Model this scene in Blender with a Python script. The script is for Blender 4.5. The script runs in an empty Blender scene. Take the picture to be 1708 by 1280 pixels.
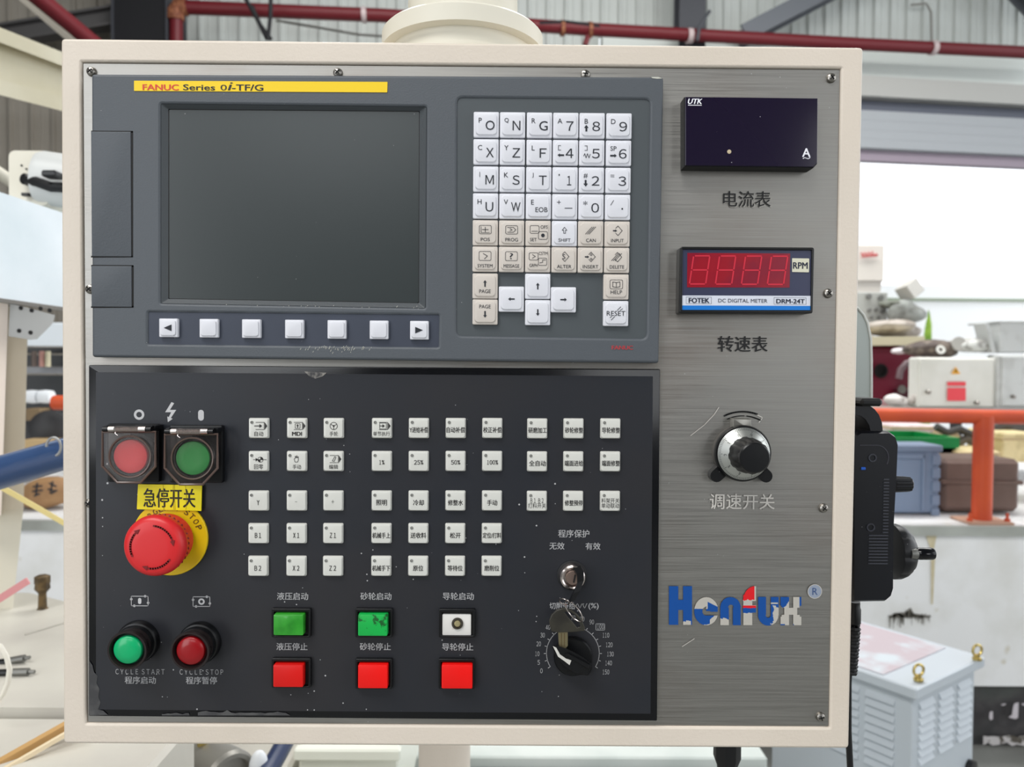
import bpy, bmesh, math, random
from mathutils import Vector, Matrix
random.seed(7)
C = bpy.context.scene.collection
sc = bpy.context.scene

# ------------------------------------------------------------------ camera
F = 1282.0; CX, CY = 854.0, 640.0
ZC = 1.576                                   # height of the panel centre above the floor
R = Matrix(((0.99996503, 0.00704347, 0.00450914), (-0.00693309, 0.99968685, -0.02404424), (-0.00467708, 0.02401213, 0.99970073)))
CAM = Vector((0.03401202, 0.02414253, 0.54696673))      # in panel coordinates u, v, h
TOW = Matrix(((1, 0, 0), (0, 0, -1), (0, 1, 0)))
cam_d = bpy.data.cameras.new('camera'); cam = bpy.data.objects.new('camera', cam_d); C.objects.link(cam)
cam_d.sensor_width = 36; cam_d.lens = F / 1708 * 36; cam_d.clip_start = 0.02; cam_d.clip_end = 200
m = (TOW @ R.transposed()).to_4x4(); m.translation = Vector((CAM.x, -CAM.z, ZC + CAM.y)); cam.matrix_world = m
cam_d.dof.use_dof = True; cam_d.dof.focus_distance = 0.541; cam_d.dof.aperture_fstop = 10.0
sc.camera = cam

# ------------------------------------------------------------------ light
world = bpy.data.worlds.new('world'); sc.world = world; world.use_nodes = True
world.node_tree.nodes['Background'].inputs[0].default_value = (0.93, 0.965, 1.0, 1)
world.node_tree.nodes['Background'].inputs[1].default_value = 2.0

def area(name, loc, target, sx, sy, power, col=(1, 1, 1)):
    l = bpy.data.lights.new(name, 'AREA'); l.shape = 'RECTANGLE'; l.size = sx; l.size_y = sy; l.energy = power; l.color = col
    o = bpy.data.objects.new(name, l); C.objects.link(o); o.location = loc
    o.rotation_euler = (Vector(target) - Vector(loc)).to_track_quat('-Z', 'Y').to_euler()
    return o
area('skylight_front', (-1.6, -2.6, 5.6), (0.0, -0.6, 1.0), 4.0, 1.4, 190, (1.0, 0.985, 0.96))
area('skylight_bay', (1.5, 4.0, 6.3), (1.5, 4.4, 0), 7.0, 1.6, 420, (1.0, 0.99, 0.97))
area('doorway_daylight', (-4.4, -5.2, 2.6), (-3.6, 0, 2.4), 3.4, 4.6, 170, (0.94, 0.97, 1.0))
area('high_window', (-1.35, -6.0, 3.75), (-1.0, 0, 2.0), 2.0, 0.9, 26, (0.94, 0.97, 1.0))
area('side_window', (3.3, -5.6, 2.5), (2.6, 0, 2.0), 1.6, 2.2, 30, (0.96, 0.98, 1.0))
sc.view_settings.view_transform = 'Standard'; sc.view_settings.look = 'None'
sc.view_settings.exposure = 0.12; sc.view_settings.gamma = 1.0; sc.view_settings.use_curve_mapping = False

# ------------------------------------------------------------------ helpers
def U(px, py, h=0.0):                        # photograph pixel -> panel coordinates on the plane at height h
    d = R.transposed() @ Vector(((px - CX) / F, -(py - CY) / F, -1.0))
    t = (h - CAM.z) / d.z
    return (CAM.x + d.x * t, CAM.y + d.y * t)
def w3(u, v, h=0.0): return Vector((u, -h, ZC + v))
def W(px, py, h=0.0): return w3(*U(px, py, h), h)
def B(px, py, d): return W(px, py, CAM.z - d)  # point at depth d in front of the camera
def S(h=0.0): return (CAM.z - h) / F           # metres per pixel at height h
def lin(c):
    c = c / 255.0
    return c / 12.92 if c <= 0.04045 else ((c + 0.055) / 1.055) ** 2.4

MATS = {}
def M(name, rgb=None, rough=0.5, metal=0.0, var=None, bump=None, dust=0.0, dust_scale=260, coat=0.0, brushed=False, ior=1.45, spots=None, stretch=None, emit=None):
    if name in MATS: return MATS[name]
    mt = bpy.data.materials.new(name); mt.use_nodes = True; nt = mt.node_tree; N = nt.nodes; L = nt.links
    b = N['Principled BSDF']; col = (lin(rgb[0]), lin(rgb[1]), lin(rgb[2]), 1)
    b.inputs['Base Color'].default_value = col; b.inputs['Roughness'].default_value = rough; b.inputs['Metallic'].default_value = metal
    b.inputs['Coat Weight'].default_value = coat; b.inputs['IOR'].default_value = ior
    tc = N.new('ShaderNodeTexCoord'); cur = None
    def noise(scale, detail=4, st=None):
        n = N.new('ShaderNodeTexNoise'); n.inputs['Scale'].default_value = scale; n.inputs['Detail'].default_value = detail
        if st:
            mp = N.new('ShaderNodeMapping'); mp.inputs['Scale'].default_value = st; L.new(tc.outputs['Object'], mp.inputs[0]); L.new(mp.outputs[0], n.inputs['Vector'])
        else: L.new(tc.outputs['Object'], n.inputs['Vector'])
        return n
    def mix(fac, a, bcol):
        x = N.new('ShaderNodeMix'); x.data_type = 'RGBA'; L.new(fac, x.inputs[0])
        if hasattr(a, 'links'): L.new(a, x.inputs[6])
        else: x.inputs[6].default_value = a
        x.inputs[7].default_value = bcol
        return x.outputs[2]
    def ramp(src, lo, hi):
        r = N.new('ShaderNodeMapRange'); r.inputs[1].default_value = lo; r.inputs[2].default_value = hi; L.new(src, r.inputs[0]); return r.outputs[0]
    cur = col
    if var:                                  # (scale, other colour, lo, hi)
        n = noise(var[0], 5, stretch); cur = mix(ramp(n.outputs['Fac'], var[2], var[3]), cur, tuple(lin(x) for x in var[1]) + (1,))
    if spots:                                # (scale, colour, lo, hi)
        n = noise(spots[0], 6); cur = mix(ramp(n.outputs['Fac'], spots[2], spots[3]), cur, tuple(lin(x) for x in spots[1]) + (1,))
    if brushed:
        n = noise(1.0, 3, (16, 16, 2600)); cur = mix(ramp(n.outputs['Fac'], 0.35, 0.75), cur, (col[0] * 1.2, col[1] * 1.2, col[2] * 1.19, 1))
        L.new(ramp(n.outputs['Fac'], -0.6, 1.9), b.inputs['Roughness'])
        bp = N.new('ShaderNodeBump'); bp.inputs['Strength'].default_value = 0.05; bp.inputs['Distance'].default_value = 0.00015; L.new(n.outputs['Fac'], bp.inputs['Height']); L.new(bp.outputs[0], b.inputs['Normal'])
    if dust:
        v = N.new('ShaderNodeTexVoronoi'); v.inputs['Scale'].default_value = dust_scale; L.new(tc.outputs['Object'], v.inputs['Vector'])
        n = noise(14, 3)
        th = N.new('ShaderNodeMath'); th.operation = 'MULTIPLY'; L.new(ramp(n.outputs['Fac'], 0.40, 0.75), th.inputs[0]); th.inputs[1].default_value = dust
        cm = N.new('ShaderNodeMath'); cm.operation = 'LESS_THAN'; L.new(v.outputs['Distance'], cm.inputs[0]); L.new(th.outputs[0], cm.inputs[1])
        wn = N.new('ShaderNodeMath'); wn.operation = 'GREATER_THAN'; sp = N.new('ShaderNodeSeparateColor'); L.new(v.outputs['Color'], sp.inputs[0]); L.new(sp.outputs[0], wn.inputs[0]); wn.inputs[1].default_value = 0.80
        mm = N.new('ShaderNodeMath'); mm.operation = 'MULTIPLY'; L.new(cm.outputs[0], mm.inputs[0]); L.new(wn.outputs[0], mm.inputs[1])
        mg = N.new('ShaderNodeMath'); mg.operation = 'MULTIPLY'; L.new(mm.outputs[0], mg.inputs[0]); mg.inputs[1].default_value = 0.8
        cur = mix(mg.outputs[0], cur, (0.55, 0.55, 0.56, 1))
    if hasattr(cur, 'links'): L.new(cur, b.inputs['Base Color'])
    if bump:                                 # (scale, strength, distance)
        n = noise(bump[0], 3); bp = N.new('ShaderNodeBump'); bp.inputs['Strength'].default_value = bump[1]; bp.inputs['Distance'].default_value = bump[2]
        L.new(n.outputs['Fac'], bp.inputs['Height']); L.new(bp.outputs[0], b.inputs['Normal'])
    MATS[name] = mt
    return mt
def thin_glass(name, rgb, opacity):
    mt = bpy.data.materials.new(name); mt.use_nodes = True; nt = mt.node_tree; nt.nodes.clear()
    o = nt.nodes.new('ShaderNodeOutputMaterial'); tr = nt.nodes.new('ShaderNodeBsdfTransparent'); gl = nt.nodes.new('ShaderNodeBsdfGlossy'); mx = nt.nodes.new('ShaderNodeMixShader'); fr = nt.nodes.new('ShaderNodeFresnel')
    df = nt.nodes.new('ShaderNodeBsdfDiffuse'); m2 = nt.nodes.new('ShaderNodeMixShader')
    tr.inputs[0].default_value = tuple(lin(x) for x in rgb) + (1,); df.inputs[0].default_value = tuple(lin(x) * 0.5 for x in rgb) + (1,); gl.inputs['Roughness'].default_value = 0.08; fr.inputs[0].default_value = 1.5
    nt.links.new(tr.outputs[0], m2.inputs[1]); nt.links.new(df.outputs[0], m2.inputs[2]); m2.inputs[0].default_value = opacity
    mx.inputs[0].default_value = 0.012; nt.links.new(m2.outputs[0], mx.inputs[1]); nt.links.new(gl.outputs[0], mx.inputs[2]); nt.links.new(mx.outputs[0], o.inputs[0])
    MATS[name] = mt; return mt

class MB:
    def __init__(s): s.v = []; s.f = []
    def add(s, vs, fs):
        n = len(s.v); s.v += [tuple(x) for x in vs]; s.f += [[n + i for i in f] for f in fs]; return s
    def loft(s, loops, cap0=True, cap1=True):
        n = len(loops[0]); vs = [p for l in loops for p in l]; fs = []
        for k in range(len(loops) - 1):
            for i in range(n):
                j = (i + 1) % n; fs.append([k * n + i, k * n + j, (k + 1) * n + j, (k + 1) * n + i])
        if cap0: fs.append(list(range(n))[::-1])
        if cap1: fs.append([(len(loops) - 1) * n + i for i in range(n)])
        return s.add(vs, fs)
    def box(s, c, size, rot=None):
        c = Vector(c); hx, hy, hz = [x / 2 for x in size]; vs = []
        for z in (-hz, hz):
            for x, y in ((-hx, -hy), (hx, -hy), (hx, hy), (-hx, hy)):
                p = Vector((x, y, z)); vs.append(c + (rot @ p if rot else p))
        return s.add(vs, [[3, 2, 1, 0], [4, 5, 6, 7], [0, 1, 5, 4], [1, 2, 6, 5], [2, 3, 7, 6], [3, 0, 4, 7]])
    def bevbox(s, c, size, b, rot=None):     # box with chamfered edges
        c = Vector(c); hx, hy, hz = [x / 2 for x in size]; loops = []
        for z, i in ((-hz, b), (-hz + b, 0), (hz - b, 0), (hz, b)):
            pts = [(-hx + b, -hy + i), (hx - b, -hy + i), (hx - i, -hy + b), (hx - i, hy - b), (hx - b, hy - i), (-hx + b, hy - i), (-hx + i, hy - b), (-hx + i, -hy + b)]
            loops.append([c + ((rot @ Vector((x, y, z))) if rot else Vector((x, y, z))) for x, y in pts])
        return s.loft(loops)
    def beam(s, p0, p1, w, h, up=(0, 0, 1)):
        p0, p1 = Vector(p0), Vector(p1); d = (p1 - p0).normalized(); sd = d.cross(Vector(up)).normalized(); u = sd.cross(d)
        return s.loft([[p + sd * a * w / 2 + u * b_ * h / 2 for a, b_ in ((-1, -1), (1, -1), (1, 1), (-1, 1))] for p in (p0, p1)])
    def lathe(s, c, axis, prof, seg=32, cap0=True, cap1=True, wob=None):
        c = Vector(c); a = Vector(axis).normalized(); t = Vector((1, 0, 0)) if abs(a.x) < 0.9 else Vector((0, 0, 1))
        e1 = a.cross(t).normalized(); e2 = a.cross(e1); loops = []
        for r, h in prof:
            loops.append([c + a * h + (e1 * math.cos(2 * math.pi * i / seg) + e2 * math.sin(2 * math.pi * i / seg)) * r * (wob(i) if wob else 1) for i in range(seg)])
        return s.loft(loops, cap0, cap1)
    def tube(s, pts, r, seg=10, closed=False):
        pts = [Vector(p) for p in pts]; n = len(pts); loops = []; prev = None
        for i, p in enumerate(pts):
            if closed: d = pts[(i + 1) % n] - pts[i - 1]
            else: d = pts[min(i + 1, n - 1)] - pts[max(i - 1, 0)]
            d.normalize()
            if prev is None: e = d.orthogonal().normalized()
            else: e = (prev - d * prev.dot(d)).normalized()
            prev = e; g = d.cross(e); rr = r[i] if isinstance(r, (list, tuple)) else r
            loops.append([p + (e * math.cos(2 * math.pi * k / seg) + g * math.sin(2 * math.pi * k / seg)) * rr for k in range(seg)])
        if closed: loops.append(loops[0]); return s.loft(loops, False, False)
        return s.loft(loops)
    # panel-frame shapes
    def slab(s, loop, h0, h1, ch=0.0, r=0.0):   # (u,v) outline raised from h0 to h1, front edge chamfered by ch
        def inset(lp, k):
            cu = sum(p[0] for p in lp) / len(lp); cv = sum(p[1] for p in lp) / len(lp)
            mu = max(abs(p[0] - cu) for p in lp); mv = max(abs(p[1] - cv) for p in lp)
            return [(cu + (p[0] - cu) * (mu - k) / mu, cv + (p[1] - cv) * (mv - k) / mv) for p in lp]
        L_ = [[w3(*p, h0) for p in loop]]
        if ch: L_ += [[w3(*p, h1 - ch) for p in loop], [w3(*p, h1 - ch * 0.3) for p in inset(loop, ch * 0.3)], [w3(*p, h1) for p in inset(loop, ch)]]
        else: L_ += [[w3(*p, h1) for p in loop]]
        return s.loft(L_)
    def stroke(s, pts, w, h, closed=False, th=0.0):
        n = len(pts); rng = range(n if closed else n - 1)
        for i in rng:
            a = Vector(pts[i]); b = Vector(pts[(i + 1) % n]); d = (b - a)
            if d.length < 1e-9: continue
            d.normalize(); q = Vector((-d.y, d.x)) * w / 2; e = d * w * 0.35
            s.add([w3(*(a - e + q), h), w3(*(a - e - q), h), w3(*(b + e - q), h), w3(*(b + e + q), h)], [[0, 1, 2, 3]])
        return s
    def poly(s, pts, h): return s.add([w3(p[0], p[1], h) for p in pts], [list(range(len(pts)))])
    def disc(s, c, r0, r1, h, seg=32):
        a = [(c[0] + r1 * math.cos(2 * math.pi * i / seg), c[1] + r1 * math.sin(2 * math.pi * i / seg)) for i in range(seg)]
        if r0 <= 0: return s.poly(a, h)
        b_ = [(c[0] + r0 * math.cos(2 * math.pi * i / seg), c[1] + r0 * math.sin(2 * math.pi * i / seg)) for i in range(seg)]
        return s.add([w3(*p, h) for p in a + b_], [[i, (i + 1) % seg, seg + (i + 1) % seg, seg + i] for i in range(seg)])

def rr(u0, v0, u1, v1, r, n=5):              # rounded rectangle, counter-clockwise
    if u0 > u1: u0, u1 = u1, u0
    if v0 > v1: v0, v1 = v1, v0
    r = min(r, (u1 - u0) / 2.01, (v1 - v0) / 2.01); out = []
    for cx, cy, a0 in ((u1 - r, v0 + r, -90), (u1 - r, v1 - r, 0), (u0 + r, v1 - r, 90), (u0 + r, v0 + r, 180)):
        for k in range(n + 1):
            a = math.radians(a0 + 90 * k / n); out.append((cx + r * math.cos(a), cy + r * math.sin(a)))
    return out
def rrp(x0, y0, x1, y1, h, rpx, n=5):        # the same from pixel corners seen at height h
    a = U(x0, y0, h); b = U(x1, y0, h); c = U(x1, y1, h); d = U(x0, y1, h)
    return rr((a[0] + d[0]) / 2, (c[1] + d[1]) / 2, (b[0] + c[0]) / 2, (a[1] + b[1]) / 2, rpx * S(h), n)
def quadp(pts, h, rpx=0.0, n=4):             # quadrilateral from four pixel corners (TL TR BR BL), rounded corners
    q = [Vector(U(x, y, h)) for x, y in pts]
    if rpx <= 0: return [tuple(p) for p in q][::-1]
    r = rpx * S(h); out = []
    q = q[::-1]
    for i, p in enumerate(q):
        a = (q[i - 1] - p).normalized(); b = (q[(i + 1) % 4] - p).normalized(); s0 = p + a * r; s1 = p + b * r
        for k in range(n + 1):
            t = k / n; out.append(tuple((1 - t) ** 2 * s0 + 2 * t * (1 - t) * p + t * t * s1))
    return out

def plate_mesh(loops, h0, h1, bevel=0.0):    # plate with holes
    cu = bpy.data.curves.new('t', 'CURVE'); cu.dimensions = '2D'; cu.fill_mode = 'BOTH'
    for lp in loops:
        sp = cu.splines.new('POLY'); sp.points.add(len(lp) - 1)
        for i, p in enumerate(lp): sp.points[i].co = (p[0], p[1], 0, 1)
        sp.use_cyclic_u = True
    cu.extrude = (h1 - h0) / 2 - bevel; cu.bevel_depth = bevel; cu.bevel_resolution = 2; cu.offset = -bevel
    o = bpy.data.objects.new('t', cu); C.objects.link(o); dg = bpy.context.evaluated_depsgraph_get(); dg.update()
    me = bpy.data.meshes.new_from_object(o.evaluated_get(dg)); bpy.data.objects.remove(o)
    mb = MB(); mb.add([w3(v.co.x, v.co.y, (h0 + h1) / 2 + v.co.z) for v in me.vertices], [list(p.vertices) for p in me.polygons])
    bpy.data.meshes.remove(me); return mb

TC = {}
def glyphs(body, bold=0.0, res=3):
    k = (body, bold)
    if k not in TC:
        cu = bpy.data.curves.new('t', 'FONT'); cu.body = body; cu.resolution_u = res; cu.offset = bold; cu.fill_mode = 'FRONT'
        o = bpy.data.objects.new('t', cu); C.objects.link(o); dg = bpy.context.evaluated_depsgraph_get(); dg.update()
        me = bpy.data.meshes.new_from_object(o.evaluated_get(dg)); bpy.data.objects.remove(o)
        vs = [(v.co.x, v.co.y) for v in me.vertices]; fs = [list(p.vertices) for p in me.polygons]; bpy.data.meshes.remove(me)
        x0 = min(v[0] for v in vs); x1 = max(v[0] for v in vs); y0 = min(v[1] for v in vs); y1 = max(v[1] for v in vs)
        TC[k] = ([((v[0] - x0) / (x1 - x0) - 0.5, (v[1] - y0) / (y1 - y0) - 0.5) for v in vs], fs, (x1 - x0) / (y1 - y0))
    return TC[k]
def text(mb, body, cx, cy, w=None, hh=None, h=0.0, bold=0.0, shear=0.0, rot=0.0):   # centre and size in pixels
    if bold > 0:                             # heavier strokes: overprint with small shifts
        e = min(bold * 18, 0.45)
        for dx, dy in ((-e, 0), (e, 0), (0, e * 0.7)): text(mb, body, cx + dx, cy + dy, w, hh, h + (dx + 2 * dy) * 1e-5, 0.0, shear, rot)
        return
    if len(body) > 1 and w and all(c in '0123456789%' for c in body) and rot == 0:
        n = len(body); p = w / n
        for i, ch in enumerate(body): text(mb, ch, cx - w / 2 + p * (i + 0.5), cy, p * (0.5 if ch == '1' else 0.84), hh, h)
        return
    if any(c in '0123456789' for c in body) and not any(c in '-/' for c in body): body = fw(body)
    vs, fs, asp = glyphs(body, 0.0); s_ = S(h)
    if w is None: w = hh * asp
    if hh is None: hh = w / asp
    c = Vector(U(cx, cy, h)); ca, sa = math.cos(rot), math.sin(rot); out = []
    for x, y in vs:
        X = (x * w + shear * y * hh) * s_; Y = y * hh * s_; out.append(w3(c.x + X * ca - Y * sa, c.y + X * sa + Y * ca, h))
    mb.add(out, fs)

def fw(s): return ''.join(chr(ord(c) + 0xFEE0) if 33 <= ord(c) < 127 else c for c in s)
LOC = {}
def thing(name, label, cat, loc=None, group=None, kind=None):
    o = bpy.data.objects.new(name, None); C.objects.link(o); o.empty_display_size = 0.02
    o.location = loc if loc is not None else (0, 0, 0); LOC[o.name] = Vector(o.location)
    if label: o['label'] = label
    if cat: o['category'] = cat
    if group: o['group'] = group
    if kind: o['kind'] = kind
    return o
def part(name, mb, mat, parent=None, label=None, origin=None, kind=None, smooth=0.55, fix=True, cat=None, group=None):
    org = Vector(origin) if origin is not None else (LOC[parent.name] if parent else Vector((0, 0, 0)))
    me = bpy.data.meshes.new(name); me.from_pydata([Vector(v) - org for v in mb.v], [], mb.f); me.update()
    if fix:
        bm = bmesh.new(); bm.from_mesh(me); bmesh.ops.recalc_face_normals(bm, faces=bm.faces); bm.to_mesh(me); bm.free()
    if smooth:
        for p in me.polygons: p.use_smooth = True
        me.set_sharp_from_angle(angle=smooth)
    me.materials.append(mat)
    o = bpy.data.objects.new(name, me); C.objects.link(o)
    if parent: o.parent = parent; o.location = org - LOC[parent.name]
    else: o.location = org
    LOC[o.name] = org
    for k, v in (('label', label), ('kind', kind), ('category', cat), ('group', group)):
        if v: o[k] = v
    return o
def copy_part(src, parent, origin, label=None):
    o = src.copy(); C.objects.link(o); o.parent = parent; o.location = Vector(origin) - LOC[parent.name]; LOC[o.name] = Vector(origin)
    if 'label' in o and not label: del o['label']
    if label: o['label'] = label
    return o

# ------------------------------------------------------------------ materials
cream = M('cream_paint', (214, 203, 189), 0.42, bump=(420, 0.35, 0.0006), var=(7, (222, 211, 198), 0.3, 0.7))
ivory = M('ivory_paint', (214, 209, 193), 0.4, var=(5, (224, 220, 206), 0.3, 0.7))
steel = M('brushed_steel', (157, 155, 151), 0.36, 1.0, brushed=True, dust=0.13, dust_scale=200, spots=(9, (146, 136, 127), 0.5, 0.8))
screwm = M('zinc_screw', (150, 146, 140), 0.3, 1.0)
darkm = M('dark_recess', (14, 13, 13), 0.7)
housing = M('grey_housing', (82, 87, 93), 0.5, bump=(900, 0.5, 0.0003), dust=0.10)
bezelm = M('grey_bezel', (68, 73, 77), 0.45, bump=(900, 0.4, 0.0003))
keyplate = M('keypad_grey', (74, 80, 84), 0.5, dust=0.10)
softplate = M('softkey_navy', (58, 64, 78), 0.5, dust=0.10)
screenm = M('dark_screen', (52, 58, 59), 0.27, dust=0.10, dust_scale=220)
yellow = M('yellow_print', (244, 206, 10), 0.4)
redp = M('red_print', (214, 66, 50), 0.5)
inkm = M('ink', (34, 38, 46), 0.6)
keywhite = M('key_white', (222, 223, 230), 0.42)
keybeige = M('key_beige', (208, 200, 192), 0.42)
overlay = M('operator_overlay', (33, 36, 43), 0.40, dust=0.2, dust_scale=240, var=(6, (42, 41, 44), 0.4, 0.7))
blackgloss = M('black_gloss', (6, 7, 12), 0.15)
printm = M('grey_print', (196, 196, 198), 0.6)
opkey = M('operator_key', (214, 214, 208), 0.3, coat=0.3)
opkeyface = M('operator_key_face', (222, 223, 220), 0.35)
blackpl = M('black_plastic', (10, 11, 14), 0.32, dust=0.08)
blackmat = M('black_rubber', (14, 15, 18), 0.55, dust=0.08)
white = M('white_paint', (232, 236, 240), 0.4)

# ------------------------------------------------------------------ the hall
def on_wall(px, py, off=0.0):                # point on the slanted back wall, pulled `off` metres toward the camera
    # wall runs through (x=-3.4, d=8) and (x=6.2, d=9.2)
    p = B(px, py, 1.0) - B(0, 0, 0.0); o = B(0, 0, 0.0)
    # solve depth: d = 8 + (x+3.4)*0.125
    k = (8 + (o.x + 3.4) * 0.125 - (o.y + CAM.z)) / (p.y - 0.125 * p.x)
    return o + p * k * (1 - off / 8.0)
wx0, wx1 = -7.6, 9.6
def wy(x): return 8 + (x + 3.4) * 0.125 - CAM.z
m_wall = M('wall_sheet_pale', (196, 201, 198), 0.5, var=(1.2, (178, 182, 178), 0.4, 0.7))
m_wall2 = M('wall_sheet_shaded_beige', (150, 144, 134), 0.55, var=(1.5, (132, 126, 116), 0.4, 0.7))  # shade on the left wall section put into a darker beige colour
floor_m = M('concrete_floor', (150, 152, 148), 0.6, var=(1.5, (118, 118, 114), 0.35, 0.7), spots=(7, (90, 90, 88), 0.62, 0.8))
fl = MB(); fl.box((1, 6.0, -0.05), (26, 30, 0.1)); o = part('floor', fl, floor_m, kind='structure')
door_left = B(980, 400, 8.6).x; zhead = on_wall(1440, 272).z
def panels(name, x0, x1, z0, z1, mat, pitch=0.2):
    wl = thing(name, None, None, (0, 0, 0), kind='structure')
    a = math.atan(0.125); rot = Matrix.Rotation(a, 3, 'Z'); proto = None; n = int((x1 - x0) / pitch)
    for i in range(n):
        xc = x0 + pitch * (i + 0.5); org = Vector((xc, wy(xc), (z0 + z1) / 2))
        if proto is None:
            mb = MB(); H = (z1 - z0) / 2; w = pitch * 1.01; prof = [(-w / 2, 0), (-w / 2 + 0.012, -0.03), (-w / 2 + 0.035, -0.03), (-w / 2 + 0.047, 0), (0, 0), (0.006, -0.006), (0.012, 0), (w / 2, 0), (w / 2, 0.03), (-w / 2, 0.03)]
            mb.loft([[org + rot @ Vector((x, y, z)) for x, y in prof] for z in (-H, H)])
            proto = part('panel', mb, mat, wl, origin=org, smooth=None)
        else: copy_part(proto, wl, org)
    return wl
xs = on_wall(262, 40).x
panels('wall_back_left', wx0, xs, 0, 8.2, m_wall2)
ztopsh = on_wall(1440, 90).z
panels('wall_back', xs, wx1, ztopsh, 8.2, m_wall)
panels('wall_back_lower', xs, on_wall(1000, 500).x, 0, ztopsh, m_wall)
# roller shutter above the opening
sh = thing('roller_shutter', 'pale ribbed roller shutter rolled up over the bright doorway', 'shutter', (on_wall(1250, 200).x, wy(on_wall(1250, 200).x), zhead))
slm = M('shutter_slat', (206, 212, 208), 0.45); sld = M('shutter_box_dark', (88, 92, 104), 0.6); slg = M('shutter_housing', (172, 172, 168), 0.55)
x0s, x1s = on_wall(1000, 200).x, wx1
def wseg(y0, y1, thick, ref=1440):
    z1 = on_wall(ref, y0).z; z0 = on_wall(ref, y1).z; mb = MB()
    a = Vector((x0s, wy(x0s) - thick / 2 - 0.04, (z0 + z1) / 2)); b = Vector((x1s, wy(x1s) - thick / 2 - 0.04, (z0 + z1) / 2)); mb.beam(a, b, thick, (z1 - z0) * 0.96); return mb
for y0, y1, t in ((86, 99, 0.12), (99, 114, 0.13), (114, 130, 0.14), (130, 142, 0.15)): part('slat', wseg(y0, y1, t), slm, sh, smooth=None)
part('shutter_box', wseg(142, 176, 0.25), slg, sh, smooth=None)
part('guide_channel', wseg(176, 193, 0.12), sld, sh, smooth=None)
for y0, y1, t in ((193, 210, 0.15), (210, 226, 0.16), (226, 241, 0.17), (241, 256, 0.18)): part('slat', wseg(y0, y1, t), M('shutter_slat_grey', (160, 164, 168), 0.5), sh, smooth=None)
part('bottom_rail', wseg(256, 274, 0.1), M('shutter_rail', (150, 138, 150), 0.6), sh, smooth=None)
# roof with the hall's far end
rf = MB(); rf.box((1, 1.0, 8.3), (18, 20, 0.1)); part('ceiling', rf, M('roof_sheet', (140, 142, 140), 0.7), kind='structure')
wr = MB(); wr.box((1, -8.5, 4.1), (18, 0.1, 8.2)); part('wall_front', wr, M('far_wall', (150, 150, 150), 0.7), kind='structure')
wl_ = MB(); wl_.box((-8.0, 0.0, 4.1), (0.1, 17, 8.2)); part('wall_left', wl_, M('side_wall', (120, 120, 116), 0.7), kind='structure')

# outdoors beyond the opening
mb = MB(); a = B(1300, 475, 15.5); mb.box((7.0, a.y, a.z / 2), (16, 0.2, a.z)); bwl = part('boundary_wall', mb, M('outdoor_white', (250, 250, 250), 0.8), label='overexposed white yard wall outside beyond the doorway', cat='wall', smooth=None, origin=(7, a.y, 0))
mb = MB(); z = B(1620, 500, 15.3).z; mb.box((7.0, a.y - 0.13, z), (16, 0.06, 0.05)); part('coping_strip', mb, M('outdoor_strip', (150, 160, 140), 0.8), bwl, origin=LOC[bwl.name], smooth=None)
# steelwork and pipes on the wall
dsteel = M('dark_steel', (62, 64, 70), 0.6); blk = M('black_steel', (22, 22, 26), 0.7)
redpipe = M('red_pipe_paint', (98, 16, 26), 0.5); rust = M('rusty_fitting', (150, 96, 66), 0.7, var=(30, (110, 60, 40), 0.4, 0.6))
def bw(px, py, off): return on_wall(px, py, off)
def ibeam(name, a, b, w, h, mat, label, cat, up=(0, 1, 0)):
    t = thing(name, label, cat, a); t_ = 0.012; d = (b - a).normalized(); upv = Vector(up); sd = d.cross(upv).normalized(); u = sd.cross(d)
    mb = MB(); mb.beam(a, b, t_ * 2, h - 0.02, up); part('web', mb, mat, t, smooth=None)
    for s_ in (-1, 1):
        mb = MB(); mb.beam(a + u * s_ * h / 2, b + u * s_ * h / 2, w, t_ * 2, up); part('flange', mb, mat, t, smooth=None)
    return t
a = bw(1150, 40, 0.25); ibeam('steel_column', Vector((a.x, a.y, 0)), Vector((a.x, a.y, 8.1)), 0.28, 0.26, dsteel, 'dark grey steel column on the pale wall, right of the cream arm', 'column')
a = bw(250, 40, 0.3); mbx = MB(); mbx.beam(Vector((a.x, a.y, 0)), Vector((a.x, a.y, 8.1)), 0.5, 0.4, (0, 1, 0)); t = thing('corner_column', 'black steel column beside the rusty elbow of the red pipe', 'column', (a.x, a.y, 0)); part('web', mbx, blk, t, smooth=None)
for s_ in (-1, 1):
    mb = MB(); mb.beam(Vector((a.x + s_ * 0.26, a.y, 0)), Vector((a.x + s_ * 0.26, a.y, 8.1)), 0.02, 0.44, (0, 1, 0)); part('flange', mb, dsteel, t, smooth=None)
ibeam('steel_girt', bw(-40, 68, 0.35), bw(205, 27, 0.35), 0.16, 0.16, M('girt_steel', (78, 76, 76), 0.6), 'dark horizontal steel girt ending at the black corner column', 'beam', up=(0, 0, 1))
ibeam('roof_brace', bw(1236, 62, 0.4), bw(1470, -60, 0.4), 0.18, 0.2, M('brace_steel', (96, 100, 106), 0.6), 'grey diagonal roof brace in front of the pale wall', 'beam', up=(0, 1, 0))
ibeam('corner_brace', bw(1680, -40, 0.4), bw(1740, 22, 0.4), 0.18, 0.2, M('brace_steel', (96, 100, 106), 0.6), 'grey brace tip in the top right corner of the photo', 'beam', up=(0, 1, 0))
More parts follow.
